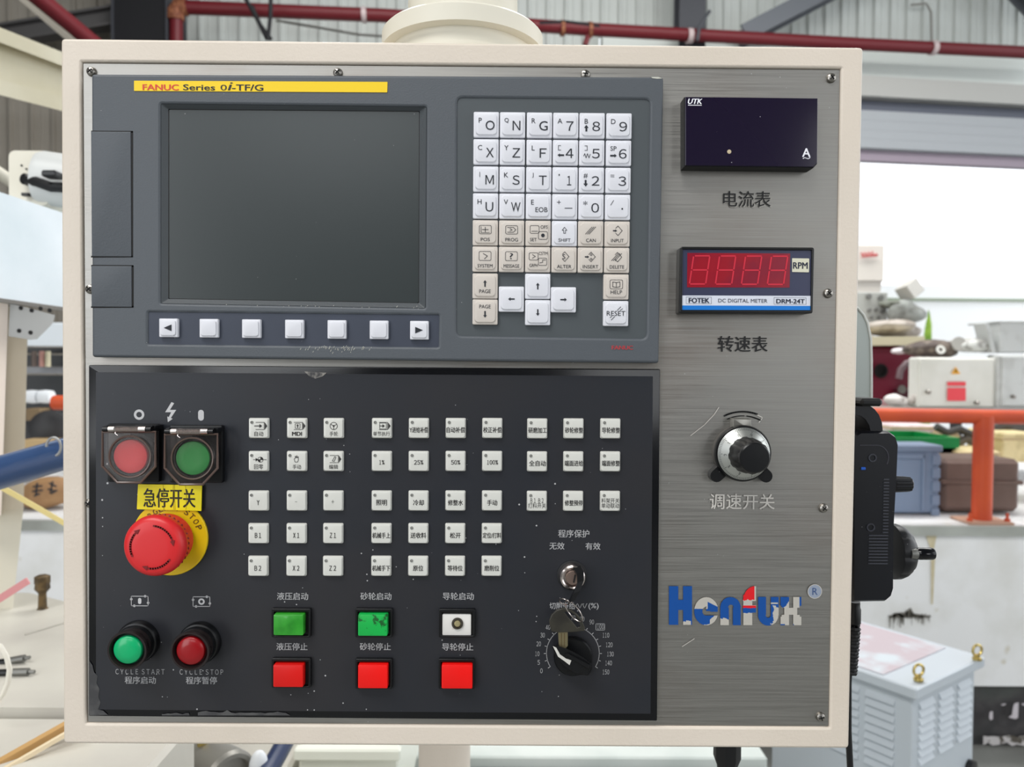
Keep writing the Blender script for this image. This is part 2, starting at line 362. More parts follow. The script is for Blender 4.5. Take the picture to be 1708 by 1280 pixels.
# main red pipe
t = thing('sprinkler_pipe', 'long red sprinkler pipe crossing the back wall with rusty elbow at left', 'pipe', bw(290, 20, 0.5))
mb = MB(); mb.tube([bw(302, 12, 0.5), bw(640, 26, 0.5), bw(1000, 50, 0.5), bw(1420, 73, 0.5), bw(1760, 90, 0.5)], 0.066, 12); part('pipe_run', mb, redpipe, t)
mb = MB(); mb.tube([bw(294, 22, 0.5), bw(294, 120, 0.5), bw(294, 640, 0.5)], 0.062, 12); part('pipe_drop', mb, redpipe, t)
mb = MB(); mb.tube([bw(293, 34, 0.5), bw(293, 20, 0.5), bw(297, 13, 0.5), bw(312, 12, 0.5)], 0.08, 12); part('elbow', mb, rust, t)
for px, py in ((607, 25), (1150, 60), (1556, 80)):
    mb = MB(); mb.tube([bw(px - 4, py, 0.5), bw(px + 4, py, 0.5)], 0.078, 12); part('clamp', mb, M('pipe_clamp', (186, 170, 170), 0.5), t)
for px, py in ((938, 47), (984, 50)):
    mb = MB(); mb.tube([bw(px - 3, py, 0.5), bw(px + 3, py, 0.5)], 0.08, 12); part('coupling', mb, rust, t)
mb = MB(); mb.tube([bw(984, 50, 0.5), bw(976, 75, 0.5)], 0.03, 8); part('sprinkler_drop', mb, redpipe, t)
mb = MB(); mb.tube([bw(1163, 68, 0.6), bw(1166, 45, 0.6), bw(1184, 18, 0.6)], 0.018, 8); part('hanger_wire', mb, dsteel, t)
mb = MB(); mb.tube([bw(900, 39, 0.55), bw(945, 37, 0.55), bw(1000, 44, 0.55)], 0.02, 8); part('conduit', mb, blk, t)
# near red pipe top left with a pale angle
t = thing('red_riser_pipe', 'thick red pipe running diagonally in the top left corner', 'pipe', B(60, 0, 5.6))
mb = MB(); mb.tube([B(20, -40, 5.4), B(180, 92, 6.2)], 0.062, 12); part('pipe_run', mb, redpipe, t)
mb = MB(); mb.beam(B(-30, -62, 5.5), B(150, 94, 6.3), 0.05, 0.045, (0, 1, 0)); part('angle_rail', mb, M('angle_paint', (176, 170, 158), 0.5), t, smooth=None)
# two loose dark cables
for i, (q, lab) in enumerate(((((405, -10), (428, 30), (446, 66)), 'black cable hanging over the red pipe, right one of the crossing pair'), (((452, -12), (451, 26), (447, 66)), 'black rod hanging straight down across the red pipe'), (((420, 10), (433, 40), (452, 66)), 'short black cable crossing left of the hanging black rod'))):
    mb = MB(); mb.tube([bw(x, y, 0.7 + 0.12 * (i % 2)) for x, y in q], 0.02, 8); part('hanging_cable', mb, blk, label=lab, cat='cable')
mb = MB(); mb.tube([bw(460, 34, 0.3), bw(600, 58, 0.3), bw(660, 62, 0.3)], 0.012, 6); part('wall_wire', mb, M('wire_grey', (130, 128, 122), 0.6), label='thin grey wire sagging along the pale wall under the red pipe', cat='wire')
mb = MB(); mb.tube([bw(1520, 8, 0.1), bw(1545, 6, 0.1), bw(1553, 20, 0.1), bw(1554, 74, 0.1)], 0.012, 6); part('wall_conduit', mb, M('wire_grey', (130, 128, 122), 0.6), label='thin grey conduit bent down the pale wall at the upper right', cat='conduit')

# ------------------------------------------------------------------ raised platform behind
DP = 3.2; yP = DP - CAM.z; zP = 0.94
plm = M('plinth_paint', (240, 241, 242), 0.6, var=(3.5, (222, 222, 218), 0.5, 0.75), spots=(11, (196, 186, 160), 0.66, 0.80))
mb = MB(); mb.box((1, yP + 2.9, zP / 2 + 0.13), (18, 5.8, zP - 0.26)); pf = part('platform', mb, plm, kind='structure')
mb = MB(); mb.box((1, yP + 2.9, zP - 0.02), (18.02, 5.84, 0.04)); part('platform_slab', mb, M('slab_concrete', (176, 180, 174), 0.6, var=(4, (150, 152, 146), 0.4, 0.7)), kind='structure')
mb = MB(); mb.box((1, yP + 2.92, 0.13), (18, 5.8, 0.26)); kb = part('baseboard_back', mb, M('black_band', (58, 56, 58), 0.6, var=(9, (84, 82, 82), 0.5, 0.75), spots=(4, (72, 78, 74), 0.5, 0.7)), kind='structure')
mbt = MB()
def onf(px, py): return B(px, py, DP - 0.004 + 0.02)
def flat_world(pts): mbt.add(pts, [list(range(len(pts)))])
hh_ = DP - 0.004
for pts in (((1692, 1174), (1699, 1172), (1698, 1198), (1693, 1200), (1682, 1197), (1688, 1193), (1690, 1180)), ((1651, 1188), (1656, 1187), (1656, 1200), (1652, 1202), (1650, 1198)), ((1671, 1175), (1678, 1174), (1676, 1177), (1670, 1177)), ((1704, 1174), (1712, 1174), (1712, 1177), (1706, 1177))):
    flat_world([B(x, y, hh_) for x, y in pts])
part('stencil_marks', mbt, M('stencil_white', (206, 200, 206), 0.6), kb, kind='stuff', fix=False, smooth=None)
mb = MB(); random.seed(3)
ed = [(1640 + i * 8, 1229 + random.uniform(-2, 2)) for i in range(20)]; ed2 = [(x, 1243 + random.uniform(-4, 3)) for x, _ in ed]
mb.add([B(x, y, hh_) for x, y in ed + ed2[::-1]], [[i, i + 1, 38 - i, 39 - i] for i in range(19)]); part('skirting_stripe', mb, M('stripe_worn', (200, 196, 196), 0.7, spots=(30, (90, 84, 76), 0.52, 0.58)), kb, fix=False, smooth=None)
# black drip stain on the plinth
mb = MB(); random.seed(5)
for i in range(26):
    x = 1484 + i * 2.6 + random.uniform(-1, 1); y0 = 1027 + random.uniform(-3, 2) - 5 * math.exp(-((x - 1515) / 12) ** 2); y1 = y0 + random.uniform(4, 24); w = random.uniform(0.7, 1.8)
    mb.add([B(x - w, y0, hh_), B(x + w, y0 - 1, hh_), B(x + w * 0.4, y1, hh_), B(x - w * 0.4, y1, hh_)], [[0, 1, 2, 3]])
mb.add([B(1484, 1030, hh_), B(1492, 1023, hh_), B(1510, 1022, hh_), B(1519, 1014, hh_), B(1524, 1024, hh_), B(1554, 1028, hh_), B(1550, 1031, hh_), B(1500, 1031, hh_)], [list(range(8))])
part('stain', mb, M('soot_stain', (120, 116, 108), 0.8, var=(30, (90, 86, 78), 0.4, 0.6)), pf, fix=False, smooth=None)
mb = MB(); mb.add([B(1540, 878, hh_), B(1566, 878, hh_), B(1560, 905, hh_), B(1556, 925, hh_), B(1548, 905, hh_)], [list(range(5))])
mb.add([B(1553, 925, hh_), B(1560, 925, hh_), B(1556, 1008, hh_), B(1553, 1008, hh_)], [[0, 1, 2, 3]])
part('rust_streak', mb, M('rust_streak', (212, 202, 172), 0.8, var=(20, (196, 184, 148), 0.4, 0.7)), pf, fix=False, smooth=None)

# orange railing
orange = M('orange_paint', (204, 82, 42), 0.5, var=(6, (186, 70, 42), 0.4, 0.7))
t = thing('safety_railing', 'orange-red steel safety railing on the white platform edge', 'railing', (B(1645, 870, 3.28).x, yP + 0.1, zP))
zr = B(1640, 694, 3.28).z; yr = 3.28 - CAM.z
mb = MB(); mb.tube([Vector((B(90, 664, 3.28).x, yr, zr + 0.03)), Vector((B(1000, 680, 3.28).x, yr, zr + 0.01)), Vector((4.2, yr, zr - 0.02))], 0.031, 16); part('top_rail', mb, orange, t)
xp = B(1639, 780, 3.28).x
mb = MB(); mb.tube([Vector((xp, yr, zP)), Vector((xp, yr, zr))], 0.040, 16); part('post', mb, orange, t)
mb = MB(); mb.bevbox((xp, yr, zP + 0.006), (0.19, 0.15, 0.012), 0.003); part('base_plate', mb, M('rusty_plate', (176, 140, 120), 0.6), t)
for dx, dy in ((-0.075, -0.04), (0.085, -0.04)):
    mb = MB(); mb.lathe((xp + dx, yr + dy, zP + 0.01), (0, 0, 1), [(0.012, 0), (0.012, 0.012), (0.006, 0.014), (0.006, 0.035), (0, 0.036)], 8); part('anchor_bolt', mb, orange, t)

def crate(name, x0, y0, x1, y1, d, depth, mat, label, cat, b=0.008, **kw):
    a = B(x0, y0, d); c = B(x1, y1, d); cx, cz = (a.x + c.x) / 2, (a.z + c.z) / 2; w, hh = abs(c.x - a.x), abs(a.z - c.z); y = a.y
    t = thing(name, label, cat, (cx, y + depth / 2, cz - hh / 2))
    mb = MB(); mb.bevbox((cx, y + depth / 2, cz), (w, depth, hh), b); part(kw.get('body', 'body'), mb, mat, t)
    return t, cx, y, cz, w, hh
# blue crate: ribs and rims
bluec = M('blue_crate_plastic', (120, 136, 160), 0.5); 
t, cx, y, cz, w, hh = crate('plastic_crate', 1440, 744, 1566, 857, 3.42, 0.16, bluec, 'grey-blue plastic crate standing on the platform behind the black pendant', 'crate')
mb = MB(); mb.bevbox((cx, y + 0.08, cz + hh / 2 - 0.01), (w + 0.016, 0.18, 0.03), 0.005); part('rim', mb, bluec, t)
for i in range(5):
    mb = MB(); mb.bevbox((cx + w / 2 - 0.02, y - 0.006, cz + hh / 2 - 0.06 - i * 0.06), (0.035, 0.014, 0.045), 0.003); part('rib', mb, bluec, t)
for xx in (-0.40, 0.28):
    mb = MB(); mb.bevbox((cx + w * xx, y - 0.005, cz - 0.01), (0.012, 0.012, hh * 0.85), 0.003); part('rib', mb, bluec, t)
mb = MB(); mb.bevbox((cx - 0.03, y - 0.005, cz + hh / 2 - 0.045), (w * 0.8, 0.012, 0.02), 0.003); part('rib', mb, bluec, t)
# green bin, open top, behind
gm = M('green_bin_plastic', (8, 138, 68), 0.4)
a = B(1465, 728, 3.80); c = B(1596, 763, 3.80); t = thing('plastic_bin', 'bright green plastic bin behind the grey-blue crate', 'bin', ((a.x + c.x) / 2, a.y + 0.2, c.z - 0.16))
mb = MB(); cx = (a.x + c.x) / 2; L0 = []
for z, k in ((c.z - 0.03, 0.93), (a.z - 0.02, 1.0), (a.z - 0.02, 0.97), (c.z - 0.02, 0.91)):
    hw = (c.x - a.x) / 2 * k; L0.append([Vector((cx - hw, a.y, z)), Vector((cx + hw, a.y, z)), Vector((cx + hw, a.y + 0.4, z)), Vector((cx - hw, a.y + 0.4, z))])
mb.loft(L0); part('body', mb, gm, t, smooth=None)
mb = MB()
for p0, p1 in (((a.x, a.y), (c.x, a.y)), ((c.x, a.y), (c.x, a.y + 0.4)), ((c.x, a.y + 0.4), (a.x, a.y + 0.4)), ((a.x, a.y + 0.4), (a.x, a.y))): mb.beam((p0[0], p0[1], a.z - 0.03), (p1[0], p1[1], a.z - 0.03), 0.025, 0.05)
part('rim', mb, gm, t, smooth=None)
# stand the bin on a low block of stacked board
def block(name, x0, y0, x1, y1, d, depth, mat, label, cat, b=0.006): return crate(name, x0, y0, x1, y1, d, depth, mat, label, cat, b)
cardm = M('cardboard', (186, 160, 118), 0.7, var=(8, (170, 142, 100), 0.4, 0.6))
t, cx, y, cz, w, hh = crate('cardboard_box', 1440, 774, 1600, 841, 3.79, 0.42, cardm, 'flat cardboard box under the green bin', 'box')
# brown case with ridge
brm = M('brown_case_skin', (104, 84, 76), 0.6, var=(6, (88, 70, 62), 0.4, 0.7))
t, cx, y, cz, w, hh = crate('storage_case', 1573, 766, 1702, 855, 3.45, 0.26, brm, 'dark brown lidded case standing behind the orange railing post', 'case', 0.02)
mb = MB(); mb.bevbox((cx, y + 0.13, cz + hh * 0.06), (w + 0.02, 0.28, 0.02), 0.006); part('lid_seam', mb, brm, t)
mb = MB(); mb.tube([Vector((cx + w / 2, y + 0.1, cz + 0.04)), Vector((cx + w / 2 + 0.03, y + 0.08, cz)), Vector((cx + w / 2, y + 0.1, cz - 0.05))], 0.008, 8); part('handle', mb, blackmat, t)
yb = M('pale_yellow_plastic', (222, 206, 158), 0.5)
# a bench carrying the electrical boxes
bt = B(1560, 683, 4.5); t = thing('work_bench', 'steel bench behind the railing carrying the white electrical boxes', 'bench', (bt.x, bt.y + 0.4, zP))
zt = bt.z
mb = MB(); mb.bevbox((2.9, bt.y + 0.2, zt - 0.03), (2.6, 0.5, 0.05), 0.006); part('bench_top', mb, M('bench_top_paint', (150, 148, 142), 0.6), t)
for xx in (1.65, 2.9, 4.15):
    for yy in (0.0, 0.4):
        mb = MB(); mb.box((xx, bt.y + yy, (zP + zt - 0.055) / 2), (0.05, 0.05, zt - 0.055 - zP)); part('leg', mb, dsteel, t, smooth=None)
# low clutter under the bench
random.seed(11)
for i, (x0, y0, x1, y1, d, rgb, nm, lab, cat) in enumerate((
        (1487, 709, 1558, 734, 4.25, (232, 214, 216), 'foam_box', 'pinkish white foam box under the bench above the green bin', 'box'),
        (1598, 752, 1668, 775, 3.75, (214, 196, 150), 'carton', 'tan carton lying on the platform behind the orange post', 'box'),
        (1672, 722, 1730, 772, 3.8, (224, 208, 160), 'carton', 'pale yellow box at right edge above the brown case', 'box'),
        (1560, 722, 1600, 752, 4.2, (150, 130, 100), 'wooden_block', 'brown wooden block in the clutter right of the green bin', 'block'))):
    top, cx, y, cz, w, hh = crate(nm, x0, y0, x1, y1, d, 0.3, M('clutter_%d' % i, rgb, 0.6, var=(14, tuple(max(0, c - 20) for c in rgb), 0.45, 0.6)), lab, cat)
    mb = MB(); mb.bevbox((cx, y + 0.15, cz + hh * 0.28), (w + 0.006, 0.306, 0.012), 0.002); part('tape', mb, M('tape_tan', (190, 170, 130), 0.4), top)
for i, (q, rgb, lab) in enumerate(((((1561, 712), (1580, 722), (1600, 716), (1625, 728)), (60, 58, 56), 'dark hose curled under the bench above the green bin'),
        (((1560, 738), (1590, 742), (1612, 732), (1640, 744)), (96, 90, 84), 'grey-brown hose lying right of the green bin'),
        (((1655, 716), (1675, 710), (1700, 714), (1730, 708)), (70, 66, 62), 'dark hose under the bench at the right edge'),
        (((1652, 738), (1664, 728), (1672, 745), (1660, 760)), (80, 72, 70), 'short dark hose between orange post and pale yellow box'))):
    mb = MB(); mb.tube([B(x, y_, 4.0) for x, y_ in q], 0.02 + 0.004 * i, 8); part('rubber_hose', mb, M('hose_%d' % i, rgb, 0.5), label=lab, cat='hose')
# electrical boxes on the bench
boxp = M('box_paint_white', (226, 226, 220), 0.45, var=(5, (214, 214, 206), 0.4, 0.7)); boxg = M('box_paint_grey', (200, 203, 202), 0.5, var=(9, (184, 186, 184), 0.5, 0.7))
t, cx, y, cz, w, hh = crate('electrical_cabinet', 1531, 596, 1661, 681, 4.52, 0.11, boxp, 'white electrical cabinet with yellow warning triangle and red notice', 'cabinet', 0.01)
yf = 4.52 - 0.012
mb = MB(); q = [B(1536, 600, yf), B(1657, 600, yf), B(1657, 678, yf), B(1536, 678, yf)]; mb.box(((q[0].x + q[1].x) / 2, y - 0.006, (q[0].z + q[2].z) / 2), (q[1].x - q[0].x, 0.012, q[0].z - q[2].z)); dr = part('door', mb, boxp, t, smooth=None)
mb = MB(); mb.add([B(1594, 612, yf - 0.008), B(1602, 624, yf - 0.008), B(1587, 624, yf - 0.008)], [[0, 1, 2]]); part('warning_triangle', mb, M('warning_yellow', (236, 170, 30), 0.5), dr, fix=False, smooth=None)
mb = MB(); z_ = yf - 0.011; mb.add([B(1594.6, 615, z_), B(1596, 618, z_), B(1595, 619, z_), B(1597, 619, z_), B(1594, 623, z_), B(1595, 620, z_), B(1593, 620, z_)], [list(range(7))]); part('warning_bolt', mb, inkm, dr, fix=False, smooth=None)
mb = MB()
for y0_, y1_ in ((637, 644), (647, 669)): mb.add([B(1580, y0_, yf - 0.008), B(1611, y0_, yf - 0.008), B(1611, y1_, yf - 0.008), B(1580, y1_, yf - 0.008)], [[0, 1, 2, 3]])
part('red_notice', mb, M('notice_red', (232, 74, 84), 0.5), dr, fix=False, smooth=None)
for px, py in ((1548, 654), (1629, 672)):
    p = B(px, py, yf - 0.01); mb = MB(); mb.lathe(p, (0, -1, 0), [(0.012, -0.01), (0.012, 0.012), (0.008, 0.018), (0, 0.018)], 12); part('lock', mb, screwm, dr)
t, cx, y, cz, w, hh = crate('electrical_cabinet', 1664, 592, 1800, 681, 4.50, 0.11, boxg, 'pale grey electrical cabinet at the right edge beside the white one', 'cabinet', 0.01)
p = B(1690, 662, 4.48); mb = MB(); mb.lathe(p, (0, -1, 0), [(0.011, -0.02), (0.011, 0.012), (0, 0.014)], 12); part('lock', mb, screwm, t)
a = B(1720, 636, 4.49); mb = MB(); mb.bevbox((cx + 0.01, y - 0.004, cz), (w * 0.94, 0.012, hh * 0.92), 0.003); part('door', mb, boxg, t)
t, cx, y, cz, w, hh = crate('switch_box', 1668, 537, 1790, 589, 4.54, 0.2, boxg, 'plain grey box standing on top of the pale grey cabinet', 'box', 0.006)
mb = MB(); mb.bevbox((cx, y + 0.15, cz + hh / 2), (w + 0.02, 0.32, 0.014), 0.003); part('lid', mb, boxg, t)
# tipped sheet box and plastic wrap on the white cabinet
t = thing('sheet_metal_tray', 'pale grey tilted sheet tray left of the plain grey box', 'tray', B(1650, 590, 4.7))
mb = MB(); mb.beam(B(1648, 588, 4.6), B(1636, 540, 4.6), 0.12, 0.02, (1, 0, 0.2)); 0 and mb.loft([[B(1634, 542, 4.66), B(1668, 540, 4.66), B(1668, 588, 4.66), B(1652, 588, 4.66)], [B(1634, 542, 4.74), B(1668, 540, 4.74), B(1668, 588, 4.74), B(1652, 588, 4.74)]]); part('sheet', mb, boxg, t, smooth=None)

def lump(name, cx, cy, rx, ry, d, mat, label, cat, seed, rough=0.28, depth=0.7):
    rnd = random.Random(seed); bm = bmesh.new(); bmesh.ops.create_icosphere(bm, subdivisions=3, radius=1)
    c = B(cx, cy, d); k = d / F; dirs = [Vector((rnd.uniform(-1, 1), rnd.uniform(-1, 1), rnd.uniform(-1, 1))).normalized() for _ in range(16)]; amp = [rnd.uniform(-1, 1) for _ in dirs]
    mb = MB(); vs = []
    for v in bm.verts:
        s_ = 1 + rough * sum(a_ * max(0, v.co.dot(q_) - 0.55) for a_, q_ in zip(amp, dirs)) * 2.2
        p = v.co * s_; vs.append(c + Vector((p.x * rx * k, p.y * rx * k * depth, p.z * ry * k)))
    mb.add(vs, [[v.index for v in f.verts] for f in bm.faces]); bm.free()
    return part(name, mb, mat, label=label, cat=cat, smooth=0.9, origin=c)
wrapm = M('plastic_wrap', (206, 208, 204), 0.3, var=(22, (150, 148, 144), 0.45, 0.6)); scrapm = M('scrap_iron', (84, 73, 68), 0.6, var=(25, (128, 116, 104), 0.45, 0.65))
lump('bush', 1543, 680, 10, 145, 11.0, M('leaf_green', (150, 186, 70), 0.8, var=(6, (110, 150, 50), 0.4, 0.6)), 'small yellow-green bush outside above the brown scrap heap', 'bush', 41, 0.6)
lump('plastic_bag', 1616, 578, 32, 13, 4.65, wrapm, 'crumpled clear plastic bag on top of the white electrical cabinet', 'bag', 1)
lump('scrap_heap', 1552, 581, 40, 15, 4.68, scrapm, 'brown oily scrap parts on the white cabinet, left of the plastic bag', 'scrap', 2)
mb = MB(); c = B(1598, 574, 4.6); mb.lathe(c, (0, -1, 0.1), [(0.02, 0), (0.042, 0), (0.042, 0.012), (0.02, 0.012)], 24); part('metal_disc', mb, M('disc_grey', (180, 178, 172), 0.5), label='round grey metal disc standing in the scrap on the cabinet', cat='disc', origin=c)
mb = MB(); c = B(1568, 584, 4.55); mb.lathe(c, (0, -1, 0.3), [(0.012, 0), (0.025, 0), (0.027, 0.01), (0.012, 0.01), (0.012, 0)], 20, False, False); part('pipe_ring', mb, M('ring_white', (226, 226, 220), 0.4), label='small white ring lying in the scrap on the cabinet', cat='ring', origin=c)
# white machine head with red script, control box, heap of wrapped parts
t, cx, y, cz, w, hh = crate('milling_machine', 1380, 407, 1475, 470, 5.9, 0.5, M('machine_white', (214, 208, 200), 0.5), 'off-white machine head with red script in the bright doorway', 'machine', 0.01)
mb = MB(); a = B(1410, 474, 5.9); mb.loft([[Vector((cx - w / 2, y + 0.02, cz - hh / 2)), Vector((cx + w / 2 - 0.01, y + 0.02, cz - hh / 2)), Vector((cx + w / 2 - 0.01, y + 0.45, cz - hh / 2)), Vector((cx - w / 2, y + 0.45, cz - hh / 2))], [Vector((cx - w / 2, y + 0.05, zP)), Vector((cx + w / 2 - 0.17, y + 0.05, zP)), Vector((cx + w / 2 - 0.17, y + 0.4, zP)), Vector((cx - w / 2, y + 0.4, zP))]]); part('column', mb, M('machine_white', (0, 0, 0)), t, smooth=None)
mb = MB(); q = [B(x, yy, 5.88) for x, yy in ((1437, 422), (1440, 427), (1443, 422), (1446, 427), (1449, 421), (1452, 427), (1455, 420), (1457, 427), (1461, 424), (1464, 426))]; mb.tube(q, 0.007, 6); mb.tube([B(1437, 429, 5.88), B(1462, 427, 5.88)], 0.004, 6); part('script_lettering', mb, M('script_red', (196, 60, 66), 0.5), t)
t, cx, y, cz, w, hh = crate('control_box', 1390, 487, 1480, 540, 5.6, 0.2, M('control_grey', (176, 178, 174), 0.5), 'grey control box with dark buttons below the off-white machine head', 'control box', 0.006)
for px, py, r in ((1448, 495, .02), (1468, 497, .02), (1449, 518, .014), (1460, 517, .014), (1470, 520, .014), (1452, 530, .012), (1464, 530, .012)):
    mb = MB(); mb.lathe(B(px, py, 5.6), (0, -1, 0), [(r, -0.01), (r, 0.02), (0, 0.02)], 10); part('button', mb, M('button_dull', (116, 116, 114), 0.5), t)
lump('wrapped_part', 1508, 522, 27, 22, 5.5, M('wrap_grey', (160, 164, 160), 0.5, var=(12, (120, 122, 118), 0.4, 0.6)), 'grey plastic-wrapped part right of the control box', 'package', 4, 0.5)
lump('dusty_sack', 1490, 548, 46, 16, 5.45, M('sack_pale', (188, 180, 172), 0.6, var=(9, (150, 140, 130), 0.4, 0.6)), 'dusty pale sack lying under the wrapped part', 'sack', 5, 0.4)
lump('dark_tarp', 1490, 508, 24, 9, 5.52, M('tarp_dark', (112, 116, 106), 0.6), 'crumpled dark green tarp behind the tilted carton', 'tarp', 6, 0.5)
mb = MB(); c = B(1517, 484, 5.5); mb.bevbox(c, (0.12, 0.12, 0.11), 0.004, Matrix.Rotation(math.radians(-35), 3, 'Y') @ Matrix.Rotation(0.3, 3, 'Z')); o = part('carton', mb, M('carton_pale', (196, 194, 188), 0.6), label='tilted pale carton on top of the wrapped heap', cat='box', origin=c)
mb = MB(); mb.beam(B(1380, 571, 5.4), B(1517, 570, 5.4), 0.4, 0.06); part('wooden_plank', mb, M('plank_pale', (206, 198, 168), 0.6), label='pale wooden plank carrying the dusty sack above the dark red machine', cat='plank', smooth=None, origin=B(1450, 571, 5.4))
# dark red machine
rm = M('dark_red_casting', (108, 18, 44), 0.45)
t, cx, y, cz, w, hh = crate('red_machine', 1360, 577, 1532, 676, 5.3, 0.5, rm, 'dark red machine casting behind the white electrical cabinet', 'machine', 0.02)
mb = MB(); mb.lathe(B(1467, 619, 5.29), (0, -1, 0), [(0.045, 0.01), (0.05, 0.02), (0.036, 0.02), (0.036, 0.0)], 20, False, True); part('bore', mb, darkm, t)
mb = MB(); mb.tube([B(1530, 603, 5.2), B(1512, 606, 5.2), B(1502, 617, 5.2), B(1499, 632, 5.2)], 0.022, 10); part('grey_pipe', mb, M('pipe_dull', (110, 92, 96), 0.5), t)
mb = MB(); p0 = B(1492, 649, 5.28); p1 = B(1530, 670, 5.28); mb.bevbox(((p0.x + p1.x) / 2, p0.y, (p0.z + p1.z) / 2), (p1.x - p0.x, 0.06, p0.z - p1.z), 0.006); part('drawer', mb, M('maroon_dark', (70, 12, 32), 0.5), t)
mb = MB(); mb.lathe(B(1503, 650, 5.2), (0, -1, 0.1), [(0.012, 0), (0.028, 0), (0.028, 0.015), (0.012, 0.015)], 16); part('ring_knob', mb, screwm, t)
mb = MB(); mb.beam(B(1420, 674, 5.1), B(1535, 676, 5.1), 0.3, 0.05); part('ledge', mb, M('ledge_pink', (178, 136, 140), 0.6), t, smooth=None)
lump('cotton_rag', 1500, 670, 22, 11, 4.6, M('rag_white', (228, 224, 222), 0.8), 'white cotton rag lying on the orange rail end left of the cabinet', 'rag', 9, 0.35)
lump('work_glove', 1522, 667, 9, 8, 4.55, M('glove_grey', (190, 184, 178), 0.8), 'small grey work glove between the white rag and the cabinet', 'glove', 10, 0.35)
lump('foam_offcut', 1503, 586, 18, 5, 5.0, M('foam_white', (224, 218, 220), 0.7), 'white foam offcut with red end above the dark red machine', 'offcut', 12, 0.2)

# ------------------------------------------------------------------ transformer cabinet at the right
e1 = Vector((0.815, 0.579, 0)); e2 = Vector((-0.579, 0.815, 0)); A0 = Vector((CAM.x + 1.019, 1.885 - CAM.z, 0)); HT = 0.80
tpm = M('transformer_paint', (190, 198, 205), 0.4); tdust = M('pink_dust', (184, 172, 178), 0.8, var=(8, (194, 202, 208), 0.47, 0.6))
t = thing('transformer_cabinet', 'pale grey louvred transformer cabinet with two brass eye bolts on its roof', 'cabinet', A0 + (e1 * 0.37 + e2 * 0.44) / 2)
rotc = Matrix((e1, e2, Vector((0, 0, 1)))).transposed(); cc = A0 + e1 * 0.185 + e2 * 0.222
mb = MB(); mb.bevbox(cc + Vector((0, 0, (HT - 0.02) / 2)), (0.335, 0.41, HT - 0.02), 0.003, rotc); part('body', mb, tpm, t)
mb = MB(); mb.bevbox(cc + Vector((0, 0, HT - 0.012)), (0.375, 0.446, 0.03), 0.004, rotc); lid = part('lid', mb, tpm, t)
mb = MB(); mb.bevbox(cc + e1 * -0.005 + e2 * 0.045 + Vector((0, 0, HT + 0.0045)), (0.335, 0.35, 0.003), 0.001, rotc); part('cover_plate', mb, tdust, t, label='roof plate dusted with pink powder')
def louvers(p, du, cols, rows, wlen, pitch_c, pitch_r, z0, nrm):
    proto = None
    for i in range(cols):
        for j in range(rows):
            org = p + du * (i * pitch_c) + Vector((0, 0, z0 - j * pitch_r))
            if proto is None:
                mb = MB(); a = org; b = org + du * wlen; n = nrm; dn = Vector((0, 0, -0.0142))
                mb.loft([[a, a + dn + n * 0.0085, a + dn], [b, b + dn + n * 0.0085, b + dn]]); proto = part('louver', mb, tpm, t, origin=org, smooth=None)
            else: copy_part(proto, t, org)
fl0 = cc - e1 * 0.1675 - e2 * 0.205
louvers(fl0 + e1 * 0.03, e1, 3, 8, 0.072, 0.103, 0.0205, HT - 0.05, -e2)
louvers(fl0 + e2 * 0.045, e2, 3, 9, 0.078, 0.096, 0.0225, HT - 0.05, -e1)
mb = MB(); mb.lathe(fl0 + e1 * 0.31 + Vector((0, 0, HT - 0.30)), -e2, [(0.022, 0), (0.022, 0.015), (0.014, 0.017)], 18); part('cable_gland', mb, blackpl, t)
brass = M('brass', (196, 176, 110), 0.3, 1.0)
for px, py, d in ((1532, 1128, 1.93), (1630, 1083, 2.07)):
    c = B(px, py, d); c.z = HT + 0.006
    mb = MB(); mb.lathe(c, (0, 0, 1), [(0.012, 0), (0.012, 0.006), (0.007, 0.008), (0.007, 0.014)], 14)
    q = [c + Vector((math.sin(a_) * 0.0145 * 1, math.sin(a_) * 0.004, 0.026 + math.cos(a_) * 0.0145)) for a_ in [2 * math.pi * k / 20 for k in range(20)]]; mb.tube(q, 0.0036, 8, closed=True); part('eye_bolt', mb, brass, t, origin=c)

# ------------------------------------------------------------------ machine parts at the left
bedm = M('machine_bed_paint', (196, 193, 183), 0.36, var=(6, (182, 178, 170), 0.4, 0.7))
zb = 1.148; yb0 = 0.45; yb1 = 0.90
t = thing('grinder_bed', 'off-white machine bed with a seam, left of and below the control cabinet', 'machine bed', (-0.45, 0.6, 0))
mb = MB(); mb.loft([[Vector((-1.3, yb0, z)), Vector((-0.42, yb0, z)), Vector((-0.52, yb1 - 0.15, z)), Vector((-0.9, yb1 + 0.05, z)), Vector((-1.3, yb1 + 0.05, z))] for z in (zb - 0.5, zb)]); part('bed_top', mb, bedm, t)
mb = MB(); mb.bevbox((-0.87, 0.36, zb - 0.21), (1.0, 0.17, 0.40), 0.006); part('front_step', mb, bedm, t)
mb = MB(); mb.bevbox((-0.56, 0.78, 0.735), (0.44, 0.52, 0.33), 0.006); part('lower_table', mb, bedm, t)
mb = MB(); mb.bevbox((-0.62, 0.58, 0.31), (1.3, 0.7, 0.62), 0.01); part('pedestal', mb, bedm, t)
mb = MB(); mb.lathe(B(29, 1178, 1.014), (0, 0, 1), [(0.008, -0.012), (0.008, 0.002), (0, 0.002)], 14); part('cap_screw', mb, blackmat, t)
mb = MB(); a = B(60, 1140, 1.1); mb.tube([Vector((B(x, y_, 1.2).x, (zb - B(0, 0, 0).z) / ((B(x, y_, 1.0) - B(0, 0, 0)).z) - CAM.z, zb + 0.001)) for x, y_ in ((0, 1060), (60, 1025), (105, 1020))], 0.0015, 6); part('scratch_ridge', mb, M('seam_grey', (170, 166, 156), 0.6), t)
